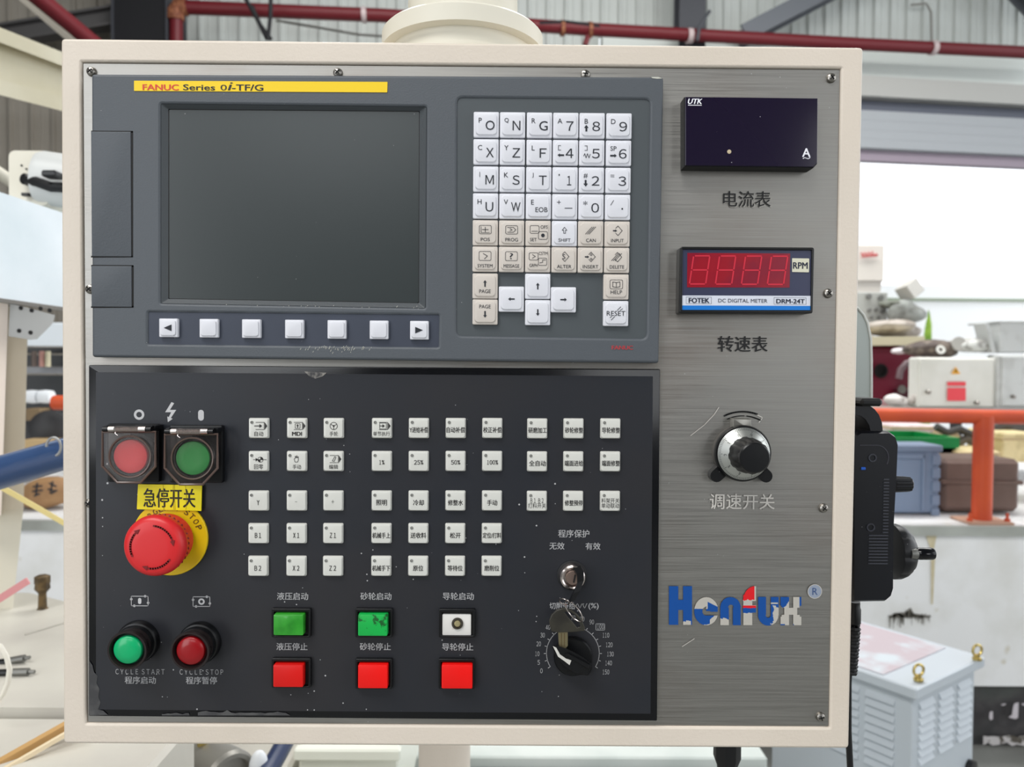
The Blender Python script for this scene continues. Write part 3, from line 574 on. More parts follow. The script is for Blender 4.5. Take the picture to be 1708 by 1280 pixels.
t = thing('guide_strip', 'ochre wiper strip on the machine bed, running to the cabinet corner', 'strip', B(50, 1240, 0.86))
mb = MB(); mb.beam(B(-40, 1298, 0.86), B(150, 1190, 0.95), 0.010, 0.010); part('ochre_bar', mb, M('ochre_strip', (190, 150, 96), 0.4), t, smooth=None)
mb = MB(); mb.beam(B(-30, 1306, 0.85), B(160, 1196, 0.94), 0.005, 0.005); part('pale_edging', mb, M('edging', (226, 208, 176), 0.3), t, smooth=None)
# column, bracket, cover
t = thing('machine_upright', 'cream machine upright at the left edge under the silver cover', 'upright', B(20, 1000, 1.36))
mb = MB(); mb.loft([[B(-60, 512, 1.36), B(47, 512, 1.36), B(47, 516, 1.5), B(-60, 516, 1.5)], [B(-60, 850, 1.36), B(39, 850, 1.36), B(39, 850, 1.5), B(-60, 850, 1.5)], [B(-60, 1017, 1.40), B(21, 1017, 1.40), B(21, 988, 1.5), B(-60, 988, 1.5)]]); part('web', mb, ivory, t, smooth=None)
mb = MB(); mb.loft([[B(-60, 500, 1.30), B(14, 500, 1.30), B(14, 500, 1.36), B(-60, 500, 1.36)], [B(-60, 860, 1.30), B(2, 860, 1.30), B(2, 860, 1.36), B(-60, 860, 1.36)]]); part('flange', mb, M('upright_pink', (222, 208, 196), 0.4), t, smooth=None)
t = thing('bracket_plate', 'grey steel bracket plate with six bolt holes on the cream upright', 'bracket', B(50, 540, 1.3))
alu = M('raw_aluminium', (158, 158, 156), 0.5, 0.5)
mb = MB(); q = ((17, 506), (92, 526), (88, 540), (62, 566), (50, 567), (14, 561)); mb.loft([[B(x, y_, 1.29) for x, y_ in q], [B(x, y_, 1.31) for x, y_ in q]]); part('plate', mb, alu, t, smooth=None)
for px, py in ((35, 514), (53, 518), (68, 515), (83, 518), (32, 552), (51, 555)):
    mb = MB(); mb.lathe(B(px, py, 1.29), (0, -1, 0), [(0.0036, 0), (0.0036, 0.0008)], 12); part('bolt_hole', mb, darkm, t)
silver = M('silver_cover', (224, 230, 234), 0.34, 0.35, var=(5, (204, 214, 218), 0.4, 0.7))
t = thing('axis_cover', 'bright silver sheet cover over the machine axis at the left edge', 'cover', B(50, 430, 1.4))
mb = MB(); mb.loft([[B(-80, 294, 1.18), B(-80, 486, 1.18), B(-80, 486, 1.45), B(-80, 330, 1.45)], [B(180, 380, 1.52), B(180, 523, 1.52), B(180, 510, 1.75), B(180, 400, 1.75)]]); part('cover_sheet', mb, silver, t, smooth=None)
mb = MB(); mb.beam(B(-80, 490, 1.18), B(180, 527, 1.52), 0.01, 0.006); part('lower_lip', mb, M('lip_dark', (120, 116, 110), 0.5), t, smooth=None)
# servo head
t = thing('servo_head', 'cream servo motor head with black cable on the silver cover', 'motor', B(60, 330, 1.5))
c = B(45, 292, 1.5); mb = MB(); s5 = 1.5 / F
lp = rr(c.x - 30 * s5, c.z - 50 * s5, c.x + 34 * s5, c.z + 40 * s5, 0.012); mb.loft([[Vector((u, c.y + dy, v)) for u, v in lp] for dy in (0, 0.07)]); part('motor_body', mb, ivory, t)
c2 = B(92, 300, 1.52); mb = MB(); mb.lathe(c2, (1, 0.2, -0.1), [(0.048, -0.03), (0.052, -0.02), (0.052, 0.06)], 24); part('motor_drum', mb, M('drum_pale', (206, 208, 206), 0.4), t)
mb = MB(); mb.tube([B(46, 302, 1.49), B(60, 303, 1.47), B(85, 312, 1.46), B(125, 314, 1.5)], 0.0095, 12); part('cable', mb, blackmat, t)
mb = MB(); mb.bevbox(B(88, 292, 1.45), (0.028, 0.03, 0.012), 0.003); part('connector', mb, blackpl, t)
mb = MB(); mb.lathe(B(49, 301, 1.495), (-0.2, -1, 0), [(0.011, 0), (0.011, 0.012), (0.008, 0.014)], 14); part('cable_gland', mb, blackpl, t)
for px, py in ((36, 276), (44, 282)):
    mb = MB(); mb.lathe(B(px, py, 1.499), (0, -1, 0), [(0.002, 0), (0.002, 0.0008)], 8); part('vent_hole', mb, darkm, t)
mb = MB(); mb.bevbox(B(44, 325, 1.49), (0.014, 0.012, 0.006), 0.001); part('latch', mb, blackpl, t)
# upper beam
beamm = M('beam_ivory', (194, 187, 162), 0.45, var=(4, (206, 200, 178), 0.4, 0.7))
t = thing('gantry_beam', 'ivory gantry beam with flanges crossing the upper left corner', 'beam', B(50, 110, 2.0))
p0, p1 = (-120, 2.0), (220, 2.75)
def gb(y0a, y0b, y1a, y1b, dd, dep):
    mb = MB(); mb.loft([[B(-60, y0a, 1.95 - dd), B(-60, y1a, 1.95 - dd), B(-60, y1a, 1.95 + dep), B(-60, y0a, 1.95 + dep)], [B(200, y0b, 2.55 - dd), B(200, y1b, 2.55 - dd), B(200, y1b, 2.55 + dep), B(200, y0b, 2.55 + dep)]]); return mb
part('top_flange', gb(22, 125, 48, 146, 0.05, 0.15), beamm, t, smooth=None)
part('web', gb(48, 146, 116, 188, 0.0, 0.1), beamm, t, smooth=None)
part('lower_flange', gb(116, 188, 143, 210, 0.05, 0.15), beamm, t, smooth=None)
t = thing('cross_rail', 'pale rounded rail end at the left edge beside the servo head', 'rail', B(0, 290, 1.9)); mb = MB(); mb.tube([B(-60, 250, 1.9), B(60, 330, 2.1)], 0.016, 12); part('rail_tube', mb, ivory, t)
# blue pipe and yellow strap
bluep = M('blue_pipe_paint', (48, 74, 116), 0.3, 0.1, coat=0.6)
t = thing('blue_pipe', 'thick glossy blue pipe entering from the left behind the cabinet', 'pipe', B(50, 780, 1.0))
mb = MB(); mb.tube([B(-60, 806, 1.0), B(160, 742, 1.12)], [0.0225, 0.0225], 24); part('pipe_tube', mb, bluep, t)
mb = MB(); q = [B(88, 746, 1.06) + Vector((math.sin(a_) * 0.010, 0.002, math.cos(a_) * 0.013)) for a_ in [2 * math.pi * k / 20 for k in range(20)]]; mb.tube(q, 0.0018, 8, closed=True); part('wire_ring', mb, alu, t)
mb = MB(); mb.beam(B(-10, 806, 1.25), B(130, 886, 1.3), 0.004, 0.008); part('yellow_strap', mb, M('strap_yellow', (222, 204, 140), 0.5), label='thin pale yellow strap slanting under the blue pipe', cat='strap', smooth=None, origin=B(60, 845, 1.27))
# cardboard sack on the plinth
sk = lump('cardboard_sack', 72, 822, 46, 25, 3.45, M('sack_brown', (158, 124, 86), 0.7, var=(9, (140, 106, 72), 0.4, 0.6)), 'brown paper sack with black brush marks on the white platform at left', 'sack', 21, 0.2)
mb = MB()
for q in (((55, 812), (70, 811)), ((62, 806), (60, 826)), ((54, 820), (71, 818)), ((57, 828), (66, 824)), ((82, 806), (94, 812)), ((88, 803), (84, 824)), ((80, 816), (93, 820)), ((86, 824), (95, 818))):
    mb.tube([B(x, y_, 3.24) for x, y_ in q], 0.004, 6)
part('brush_marks', mb, inkm, sk, origin=LOC[sk.name])
# dim machinery between upright and cabinet
t = thing('valve_rack', 'dark valve rack with white fittings between the upright and the cabinet', 'machine', B(75, 640, 3.9))
dk = M('valve_dark', (60, 62, 64), 0.5)
for nm, x0, y0, x1, y1, d, mt in (('light_panel', 40, 538, 130, 578, 3.6, M('panel_bluewhite', (226, 234, 240), 0.4)), ('frame_bar', 40, 580, 130, 590, 3.8, dk), ('frame_bar', 40, 612, 130, 624, 3.8, M('rack_grey', (140, 142, 146), 0.5)), ('dark_block', 40, 592, 130, 612, 4.0, dk), ('dark_block', 40, 626, 130, 740, 4.2, dk), ('tan_panel', 36, 734, 130, 760, 3.7, cardm), ('tan_panel', 42, 682, 66, 712, 4.1, M('brown_panel', (128, 108, 80), 0.6))):
    a = B(x0, y0, d); c = B(x1, y1, d); mb = MB(); mb.bevbox(((a.x + c.x) / 2, a.y + 0.05, (a.z + c.z) / 2), (c.x - a.x, 0.1, a.z - c.z), 0.004); part(nm, mb, mt, t)
for x0, x1 in ((45, 64), (67, 87)):
    mb = MB(); mb.tube([B(x0, 662, 3.7), B((x0 + x1) / 2, 662, 3.7), B(x1, 662, 3.7)], [0.03, 0.033, 0.03], 14); part('white_fitting', mb, white, t)
for px, rgb in ((57, (96, 84, 78)), (70, (186, 140, 130)), (80, (196, 188, 160))):
    mb = MB(); mb.tube([B(px, 586, 3.72), B(px, 612, 3.72)], 0.012, 8); part('small_pipe', mb, M('rackpipe%d' % px, rgb, 0.5), t)
for cxp, cyp, r in ((55, 725, 0.07), (88, 715, 0.09)):
    mb = MB(); mb.lathe(B(cxp, cyp, 3.95), (0.3, -1, 0.1), [(r * 0.5, 0), (r, 0.01), (r, 0.08), (r * 0.6, 0.1), (0, 0.1)], 24); part('hose_reel', mb, M('reel_dark', (46, 46, 48), 0.5), t)
# small things on the bed
t = thing('pipe_fitting', 'tarnished brass pipe fitting standing behind the machine bed', 'fitting', B(71, 1018, 1.4))
olb = M('tarnished_brass', (112, 92, 62), 0.5, 0.5, var=(60, (70, 58, 42), 0.4, 0.6)); sb = 1.4 / F
mb = MB(); c = B(71, 1018, 1.4); mb.lathe(c, (0, 0, 1), [(11 * sb, 0), (7 * sb, 4 * sb), (6 * sb, 28 * sb), (8 * sb, 32 * sb)], 16); part('stem', mb, olb, t)
mb = MB(); mb.lathe(c, (0, 0, 1), [(8 * sb, 31 * sb), (12 * sb, 36 * sb), (11 * sb, 44 * sb), (12 * sb, 46 * sb), (12 * sb, 57 * sb), (8 * sb, 59 * sb)], 6); part('hex_nut', mb, olb, t)
mb = MB(); mb.beam(B(-30, 1018, 1.2), B(47, 969, 1.2), 0.003, 0.011); part('pink_tape', mb, M('tape_pink', (206, 140, 142), 0.5), label='pink plastic strip sticking out from the left edge above the bed', cat='strip', smooth=None, origin=B(20, 990, 1.2))
gun = M('gunmetal', (122, 122, 118), 0.4, 0.7)
for (x0, y0, x1, y1, lab) in ((-6, 1107, 50, 1097, 'upper grey sensor plug lying on the machine bed'), (-6, 1123, 58, 1121, 'lower grey sensor plug lying on the machine bed')):
    dp = 1.145 if y1 < 1110 else 1.10; t = thing('sensor_plug', lab, 'plug', B(x0, y0, dp)); a = B(x0, y0, dp); b = B(x1, y1, dp); d = b - a
    mb = MB(); mb.tube([a, a + d * 0.45], 0.0052, 12); part('collar', mb, blackpl, t)
    mb = MB(); mb.tube([a + d * 0.42, a + d * 0.84], 0.0056, 14); part('sleeve', mb, gun, t)
    mb = MB(); mb.tube([a + d * 0.84, b], 0.0028, 10); part('pin', mb, gun, t)
mb = MB(); mb.tube([B(x, y_, 0.95) for x, y_ in ((-20, 1072), (0, 1078), (11, 1095), (16, 1118), (13, 1140), (4, 1160), (-14, 1178))], 0.0032, 12); part('clear_hose', mb, M('hose_clear', (226, 222, 210), 0.25), label='pale translucent hose curving at the left edge over the machine bed', cat='hose', origin=B(0, 1120, 0.95))
# under the cabinet
t = thing('spindle_motor', 'round grey spindle cap with brass nipple below the cabinet bottom edge', 'motor', B(370, 1285, 1.15))
gry = M('cast_grey', (132, 130, 124), 0.4, 0.5)
mb = MB(); c = B(362, 1294, 1.12); mb.lathe(c, (0.80, -0.60, 0.02), [(0.040, -0.05), (0.044, -0.02), (0.044, 0.03), (0.040, 0.036), (0.034, 0.036), (0.032, 0.03), (0, 0.03)], 40); part('cap', mb, gry, t)
mb = MB(); mb.lathe(B(338, 1264, 1.13), (0, 0, 1), [(0.008, -0.012), (0.008, 0), (0.009, 0.004), (0.006, 0.006), (0.006, 0.014), (0.008, 0.016), (0.007, 0.03)], 10); part('nipple', mb, brass, t)
mb = MB(); mb.tube([B(440, 1300, 1.1), B(462, 1262, 1.15), B(480, 1230, 1.2)], 0.014, 14); part('blue_hose', mb, M('hose_navy', (26, 42, 76), 0.35), label='short dark blue hose visible below the cabinet bottom edge', cat='hose', origin=B(470, 1270, 1.15))
lump('white_cap', 432, 1280, 16, 30, 1.12, M('cap_white', (220, 224, 228), 0.3), 'rounded white cap left of the dark blue hose under the cabinet', 'cap', 31, 0.1)
mb = MB(); mb.lathe(B(741, 1340, 0.9), (0, 0, 1), [(0.0305, -0.3), (0.0305, 0.09)], 32); part('support_post', mb, cream, label='round cream post below the middle of the cabinet', cat='post', origin=B(741, 1340, 0.9))
t, cx, y, cz, w, hh = crate('sheet_trough', 498, 1244, 664, 1400, 1.3, 0.3, M('trough_paint', (226, 228, 216), 0.4), 'pale sheet trough below the cabinet, left of the cream post', 'trough', 0.004)
mb = MB(); mb.bevbox((cx, y - 0.005, cz + hh / 2 - 0.01), (w + 0.01, 0.02, 0.02), 0.003); part('folded_rim', mb, M('trough_paint', (0, 0, 0)), t)
t, cx, y, cz, w, hh = crate('coolant_tray', 672, 1262, 1278, 1420, 1.7, 0.4, M('tray_paint', (212, 218, 214), 0.45, var=(4, (196, 204, 200), 0.4, 0.6)), 'wide pale coolant tray below the cabinet, right of the cream post', 'tray', 0.004)
mb = MB(); mb.bevbox((cx + 0.05, y - 0.012, cz + hh / 2 - 0.028), (w * 0.9, 0.02, 0.01), 0.002); part('dark_lip', mb, dsteel, t)

# ------------------------------------------------------------------ the control cabinet
cab = thing('control_cabinet', 'cream painted pendant control cabinet with brushed steel face', 'cabinet', w3(0, 0, -0.08))
outer = quadp([(103, 65), (1439, 80), (1415, 1248), (107, 1240)], 0.0, 7)
inner = quadp([(137, 104), (1402, 115), (1383, 1213), (145, 1206)], 0.0, 1)
mb = plate_mesh([outer, inner], -0.030, 0.0012, 0.0018); part('front_frame', mb, cream, cab, smooth=0.9)
mb = MB(); 
ob = quadp([(106, 69), (1436, 84), (1412, 1245), (110, 1237)], 0.0, 5)
mb.loft([[w3(*p, -0.029) for p in ob], [w3(*p, -0.17) for p in ob]]); part('box_body', mb, cream, cab, smooth=0.9)
mb = plate_mesh([quadp([(138, 105), (1401.5, 116), (1382.5, 1212.5), (146, 1205.5)], 0.0, 2)], -0.003, -0.0004, 0.0003); fp = part('face_plate', mb, steel, cab)
# screws
def screw(px, py, parent, r=8, h=0.0):
    c = U(px, py, 0.003); mb = MB(); rr_ = r * S(); org = w3(c[0], c[1], 0)
    mb.lathe(w3(*c, -0.001), (0, -1, 0), [(rr_, 0), (rr_, 0.0012), (rr_ * 0.85, 0.0026), (rr_ * 0.5, 0.0034), (0.0001, 0.0036)], 20); s_ = part('screw', mb, screwm, parent, origin=org)
    mb = MB(); a_ = random.uniform(0, 1.5)
    for k in range(2):
        dx, dz = math.cos(a_ + k * math.pi / 2) * rr_ * 0.55, math.sin(a_ + k * math.pi / 2) * rr_ * 0.55; mb.beam(w3(c[0] - dx, c[1] - dz, 0.0026), w3(c[0] + dx, c[1] + dz, 0.0026), 0.0009, 0.0006, (0, 0, 1) if abs(dx) > abs(dz) else (1, 0, 0))
    part('cross_slot', mb, darkm, s_, origin=org, smooth=None)
for px, py in ((149, 117), (562, 119), (977, 122), (1389, 128), (1384, 489), (1376, 849), (1371, 1199), (147, 482), (146, 841)): screw(px, py, fp)
# writing on the steel
etch = M('bare_etch', (176, 172, 166), 0.5, 0.4); black_ink = M('black_enamel', (22, 22, 24), 0.5)
mb = MB(); text(mb, '电流表', 1247, 333, 80, 27, 0.0002, 0.0); part('worn_residue', mb, etch, fp, fix=False, smooth=None)  # light grey residue of the worn lettering, slightly offset
mb = MB(); text(mb, '电流表', 1246, 332, 79, 26, 0.0004, 0.012); part('lettering', mb, black_ink, fp, fix=False, smooth=None)
mb = MB(); text(mb, '转速表', 1239, 574, 83, 26, 0.0004, 0.02); part('lettering', mb, black_ink, fp, fix=False, smooth=None)
mb = MB(); text(mb, '调速开关', 1238, 837, 109, 26, 0.0004, 0.012); part('lettering', mb, M('etch_pale', (206, 202, 196), 0.5, 0.3), fp, fix=False, smooth=None)
mb = MB(); random.seed(13)
for i in range(16):
    x = random.choice((1183, 1190, 1198, 1204, 1270)) + random.uniform(-3, 3); y_ = random.uniform(824, 850); c = U(x, y_, 0.0006); mb.poly([(c[0] + random.uniform(-0.0009, 0.0009), c[1] + random.uniform(-0.0007, 0.0007)) for _ in range(4)], 0.0006)
part('paint_flakes', mb, black_ink, fp, fix=False, smooth=None, kind='stuff')
# arrow arc above the speed dial
mb = MB(); cc_ = (1239, 757)
def arc(r, a0, a1, n=14, c=cc_): return [U(c[0] + r * math.sin(math.radians(a0 + (a1 - a0) * k / n)), c[1] - r * math.cos(math.radians(a0 + (a1 - a0) * k / n)), 0.0004) for k in range(n + 1)]
mb.stroke(arc(70, -26, 20), 0.0012, 0.0004); mb.stroke(arc(63, -24, 2), 0.0007, 0.0004); mb.stroke(arc(63, 6, 28), 0.0008, 0.0004)
part('arrow_mark', mb, black_ink, fp, fix=False, smooth=None)
mb = MB(); mb.stroke([U(x, y_, 0.0004) for x, y_ in ((1262, 692), (1272, 697), (1266, 705))], 0.0006, 0.0004); mb.stroke([U(x, y_, 0.0004) for x, y_ in ((1152, 727), (1175, 709), (1191, 692), (1199, 680))], 0.0005, 0.0004)
mb.stroke([U(x, y_, 0.0004) for x, y_ in ((1138, 1079), (1158, 1066))], 0.0005, 0.0004); part('scratches', mb, M('scratch_bright', (216, 212, 206), 0.4, 0.5), fp, fix=False, smooth=None)

# worn logo "Henfux"
def inlogo(x, y):                            # pixel test: which letter covers the point
    if 978.5 <= y <= 1043:
        if 1116 <= x <= 1131.5 or 1139.5 <= x <= 1154.5: return 'H'
        if 1131.5 <= x <= 1139.5 and 1001 <= y <= 1018: return 'H'
    def ring(cx, cy, rx, ry, ix, iy): 
        q = ((x - cx) / rx) ** 2 + ((y - cy) / ry) ** 2; p = ((x - cx) / ix) ** 2 + ((y - cy) / iy) ** 2; return q <= 1 and p >= 1
    if 1158 <= x <= 1197:
        if ring(1178, 1020, 20, 23.5, 6.5, 7.5) and not (x > 1178 and 1021 < y < 1027): return 'e'
        if 1178 < x < 1196 and 1013 < y < 1020 and ((x - 1178) / 20) ** 2 + ((y - 1020) / 23.5) ** 2 < 1: return 'e'
    if 1201.5 <= x <= 1235.5 and 996.5 <= y <= 1043.5:
        if y < 1014: 
            if ((x - 1218.5) / 17) ** 2 + ((y - 1014) / 17.5) ** 2 <= 1 and ((x - 1219) / 4.5) ** 2 + ((y - 1014) / 5) ** 2 > 1: return 'n'
        elif x <= 1215.5 or x >= 1222.5: return 'n'
    if 1239 <= x <= 1261:
        if 1240 <= x <= 1254.5 and 993 <= y <= 1043.5: return 'f'
        if y <= 1000 and ((x - 1261) / 21) ** 2 + ((y - 1001) / 23) ** 2 <= 1: return 'f'
        if 1010 <= y <= 1022 or 1000 < y < 1003: return 'f'
    if 1264.5 <= x <= 1298.5 and 996.5 <= y <= 1044:
        if y > 1026:
            if ((x - 1281.5) / 17) ** 2 + ((y - 1026) / 18) ** 2 <= 1 and ((x - 1281.5) / 4.5) ** 2 + ((y - 1026) / 5) ** 2 > 1: return 'u'
        elif x <= 1277.5 or x >= 1285.5: return 'u'
    if 1302 <= x <= 1336.5 and 996.5 <= y <= 1043.5:
        k = abs(y - 1020)
        if k < 6: return 'x' if 1308 < x < 1330 else None
        if x <= 1316 or x >= 1323: return 'x' if (k > 9 or 1304 < x < 1334) else None
    return None
from mathutils import noise as mn
def wear(x, y, L_):
    n = mn.noise(Vector((x * 0.16, y * 0.16, 3.1))) * 7 + mn.noise(Vector((x * 0.5, y * 0.5, 1.1))) * 3
    if L_ == 'H': return 'b' if not (x > 1138 and y > 1036 + n * 0.6 and x < 1152) else None
    if L_ == 'e': return 'b' if (y > 1016 + n * 0.3 and y < 1041 + n * .3 and not (x > 1184 and y > 1022 + (1197 - x) * 0.9)) or (x > 1180 and 1008 < y - (x - 1188) * 0.5 < 1022) else None
    if L_ == 'n': return None if (x < 1216 and y > 1030 + n * 0.5 + (x - 1202) * 0.3) else 'b'
    if L_ == 'f':
        if y < 1001 + n * 0.4 and x < 1258: return 'r'
        if 1010 < y < 1014 + n * .2: return 'r'
        if 1014 <= y < 1023 + n * 0.2: return 'b'
        return None
    if L_ == 'u': return None if (x > 1290 + n * 0.4 and y > 1012 + n * 0.6) or (1284 < x < 1297 and 1005 < y < 1008) or (y > 1036 and x > 1288 + n) else 'b'
    if L_ == 'x': return 'b' if (x < 1318 - (y - 997) * 0.5 + n * 0.5 and y < 1014 + n * 0.5) or (x > 1333 and y < 1017) or (y > 1041 and x < 1309) or (1320 < x < 1324 and y > 1041) else None
cells = {'g': MB(), 'b': MB(), 'r': MB()}; st = 0.62; y_ = 977.0
while y_ < 1046:
    run = None; x = 1114.0
    while x < 1340:
        L_ = inlogo(x + st / 2, y_ + st / 2); k = (wear(x, y_, L_) or 'g') if L_ else None
        if run and k != run[0]:
            q = [U(a_, b_, 0.0003) for a_, b_ in ((run[1], y_), (x, y_), (x, y_ + st), (run[1], y_ + st))]; cells[run[0]].poly(q, 0.0003); run = None
        if k and not run: run = (k, x)
        x += st
    y_ += st
part('logo_bare', cells['g'], M('logo_ghost', (186, 182, 174), 0.55, 0.1), fp, fix=False, smooth=None, label='bare letters where the logo paint has worn off')
part('logo_blue', cells['b'], M('logo_blue', (10, 74, 150), 0.4), fp, fix=False, smooth=None, label='remaining blue paint of the logo letters')
part('logo_red', cells['r'], M('logo_red', (216, 24, 34), 0.4), fp, fix=False, smooth=None, label='remaining red paint on the letter f')
mb = MB(); c = U(1359, 987, 0.0004); mb.disc(c, 0, 11 * S(), 0.0004); part('logo_disc', mb, M('logo_pale_blue', (150, 160, 178), 0.5, 0.2), fp, fix=False, smooth=None)
mb = MB(); mb.disc(c, 11 * S(), 12.2 * S(), 0.0005); part('logo_ring', mb, M('scratch_bright', (0, 0, 0)), fp, fix=False, smooth=None)
mb = MB(); text(mb, 'R', 1359.5, 987, 9, 12, 0.0006); part('logo_letter', mb, M('logo_blue_dull', (62, 84, 128), 0.5), fp, fix=False, smooth=None)

# cable gland and cable under and beside the cabinet
mb = MB(); c = W(1213, 1240, -0.10); mb.lathe(c, (0, 0, -1), [(0.0115, -0.03), (0.0115, 0.012), (0.0085, 0.02), (0.006, 0.045)], 16, wob=lambda i: 1.0 if i % 2 else 0.96); part('cable_gland', mb, blackmat, cab)
# rounded grey cover behind the right side
mb = MB(); d_ = 0.62; lp = [B(x, y_, 0.80) for x, y_ in ((1360, 700), (1453, 700), (1453, 600), (1452, 566), (1447, 540), (1440, 525), (1430, 514), (1410, 505), (1360, 505))]
lp2 = [p + Vector((0, 0.06, 0)) for p in lp]; mb.loft([lp, lp2]); rg = part('rear_guard', mb, M('guard_grey', (164, 172, 170), 0.35, 0.2), cab, smooth=0.9, label='grey-green rounded guard')
mb = MB(); mb.tube([p + Vector((0, -0.001, 0)) for p in lp[1:]], 0.0012, 8); part('edge_trim', mb, M('guard_edge', (206, 210, 208), 0.3), rg, origin=LOC[rg.name])
# arm on top
t = thing('pendant_mount', 'cream round flange and tube on top of the cabinet', 'mount', W(781, 60, -0.085))
ca = B(781, 60, 0.70); r1 = 128 * 0.70 / F; ztop = ZC + U(781, 66, 0)[1]
def cen(z): return Vector((ca.x, 0.075 + 0.0, z))
mb = MB(); mb.lathe(cen(ztop), (0, 0, 1), [(0.061, -0.004), (0.061, 0.006)], 64); part('lower_ring', mb, ivory, t)
mb = MB(); mb.lathe(cen(ztop), (0, 0, 1), [(0.057, 0.004), (0.057, 0.018)], 64); part('neck', mb, ivory, t)
mb = MB(); mb.lathe(cen(ztop), (0, 0, 1), [(0.060, 0.018), (0.064, 0.019), (0.064, 0.031), (0.062, 0.033)], 64); part('flange', mb, ivory, t)
mb = MB(); mb.lathe(cen(ztop), (0, 0, 1), [(0.0435, 0.03), (0.0435, 0.5)], 48); part('arm_tube', mb, ivory, t)

# ------------------------------------------------------------------ CNC unit
HU = 0.010
cnc = thing('cnc_unit', 'grey CNC control unit with dark screen and square white keys', 'control unit', w3(*U(628, 365), 0))
hout = quadp([(152, 123), (1107, 128), (1099, 606), (153, 596)], HU, 5)
scr_o = quadp([(268, 173), (711, 178), (709, 514), (268, 506)], HU, 3); key_o = quadp([(763, 163), (1084, 166), (1078, 565), (762, 560)], HU, 9); soft_o = quadp([(247, 521), (732, 526), (731, 579), (247, 574)], HU, 2)
mb = plate_mesh([hout, scr_o, key_o, soft_o], 0.0, HU, 0.0018); hs = part('housing', mb, housing, cnc, smooth=0.9)
mb = MB(); q = [U(x, y_, 0.004) for x, y_ in ((175, 132), (1085, 134), (1085, 596), (175, 588))]; mb.slab(q[::-1], 0.0, 0.0045); part('back_shell', mb, bezelm, cnc, smooth=None)
# bezel funnel
scr_i = quadp([(281, 182), (700, 185.5), (699, 506), (281, 499)], 0.0062, 2); mb = MB()
mb.loft([[w3(*p, HU - 0.0008) for p in scr_o], [w3(*p, 0.0064) for p in scr_i]], False, False); part('screen_bezel', mb, bezelm, cnc, fix=False)
mb = MB(); mb.slab(quadp([(279, 180), (702, 184), (701, 508), (279, 501)], 0.006, 2), 0.0045, 0.0062); part('screen', mb, screenm, cnc)
mb = MB()
iq = quadp([(281, 182), (700, 185.5), (699, 506), (281, 499)], 0.0063, 2); mb.stroke(iq, 0.0008, 0.0064, True); part('screen_seal', mb, darkm, cnc, fix=False, smooth=None)
# left card slot covers
def groove_cover(x0, y0, x1, y1):
    a = rrp(x0, y0, x1, y1, HU, 1); mb = MB(); mb.slab(a, HU - 0.001, HU + 0.0006, 0.0003); c_ = part('slot_cover', mb, housing, cnc, origin=w3(a[0][0], a[0][1], HU))
    mb = MB(); mb.stroke([U(x0, y0 - 0.5, HU + 0.00015), U(x1 + 1.5, y0, HU), U(x1 + 1.5, y1, HU), U(x0, y1 + 0.5, HU)], 0.0012, HU + 0.00015); part('seam', mb, darkm, c_, origin=LOC[c_.name], fix=False, smooth=None)
    
groove_cover(153, 220, 219, 428); groove_cover(153, 444, 220, 512)
# brand strip
mb = MB(); mb.slab(quadp([(224, 135), (646.5, 137), (646, 154.5), (224, 152)], HU, 1), HU, HU + 0.0004); bs = part('brand_strip', mb, yellow, cnc)
hb = HU + 0.0006
mb = MB(); text(mb, 'FANUC', 268, 145.5, 59, 9.5, hb, 0.03); part('brand_letters', mb, redp, bs, fix=False, smooth=None)
mb = MB(); text(mb, 'Series', 332, 145.7, 52, 9.5, hb, 0.02); text(mb, '0', 373, 146, 9.5, 9, hb, 0.02); text(mb, 'i', 384, 144, 4.5, 13, hb, 0.0, 0.35); text(mb, '-TF/G', 413, 146, 51, 10, hb, 0.02); part('series_letters', mb, inkm, bs, fix=False, smooth=None)
mb = MB(); text(mb, 'FANUC', 1038, 580, 35, 6.5, HU + 0.0003, 0.03); part('brand_letters', mb, M('dull_red', (168, 60, 66), 0.5), cnc, fix=False, smooth=None)
# paint chips
chip = M('chipped_pale', (196, 196, 186), 0.6)
mb = MB(); mb.poly([U(x, y_, HU + 0.0002) for x, y_ in ((1086, 128.5), (1098, 128.2), (1105, 131), (1096, 131.5), (1088, 130.5))][::-1], HU + 0.0002)
random.seed(17)
for i in range(46):
    x = random.gauss(562, 26); y_ = 580 + abs(random.gauss(0, 4)); c = U(x, y_, HU + 0.0002); l = random.uniform(0.0005, 0.0016); mb.stroke([c, (c[0] + l * 0.5, c[1] + l)], 0.00025, HU + 0.0002)
for i in range(36):
    x = random.uniform(290, 700); c = U(x, 514 + (x - 270) * 0.006 - random.uniform(0, 6), HU - 0.0008); mb.stroke([c, (c[0] + 0.0003, c[1] + 0.0003)], 0.0003, HU + 0.0002 if 0 else HU - 0.0004)
part('paint_chips', mb, chip, cnc, fix=False, smooth=None, kind='stuff')
# key plates
HK = 0.0088
mb = MB(); mb.slab(quadp([(760, 160), (1087, 163), (1081, 568), (759, 563)], HK, 9), 0.004, HK); kp = part('keypad_plate', mb, keyplate, cnc)
mb = MB(); mb.slab(quadp([(245, 519), (734, 524), (733, 581), (245, 576)], HK, 2), 0.004, HK); spp = part('softkey_plate', mb, softplate, cnc)

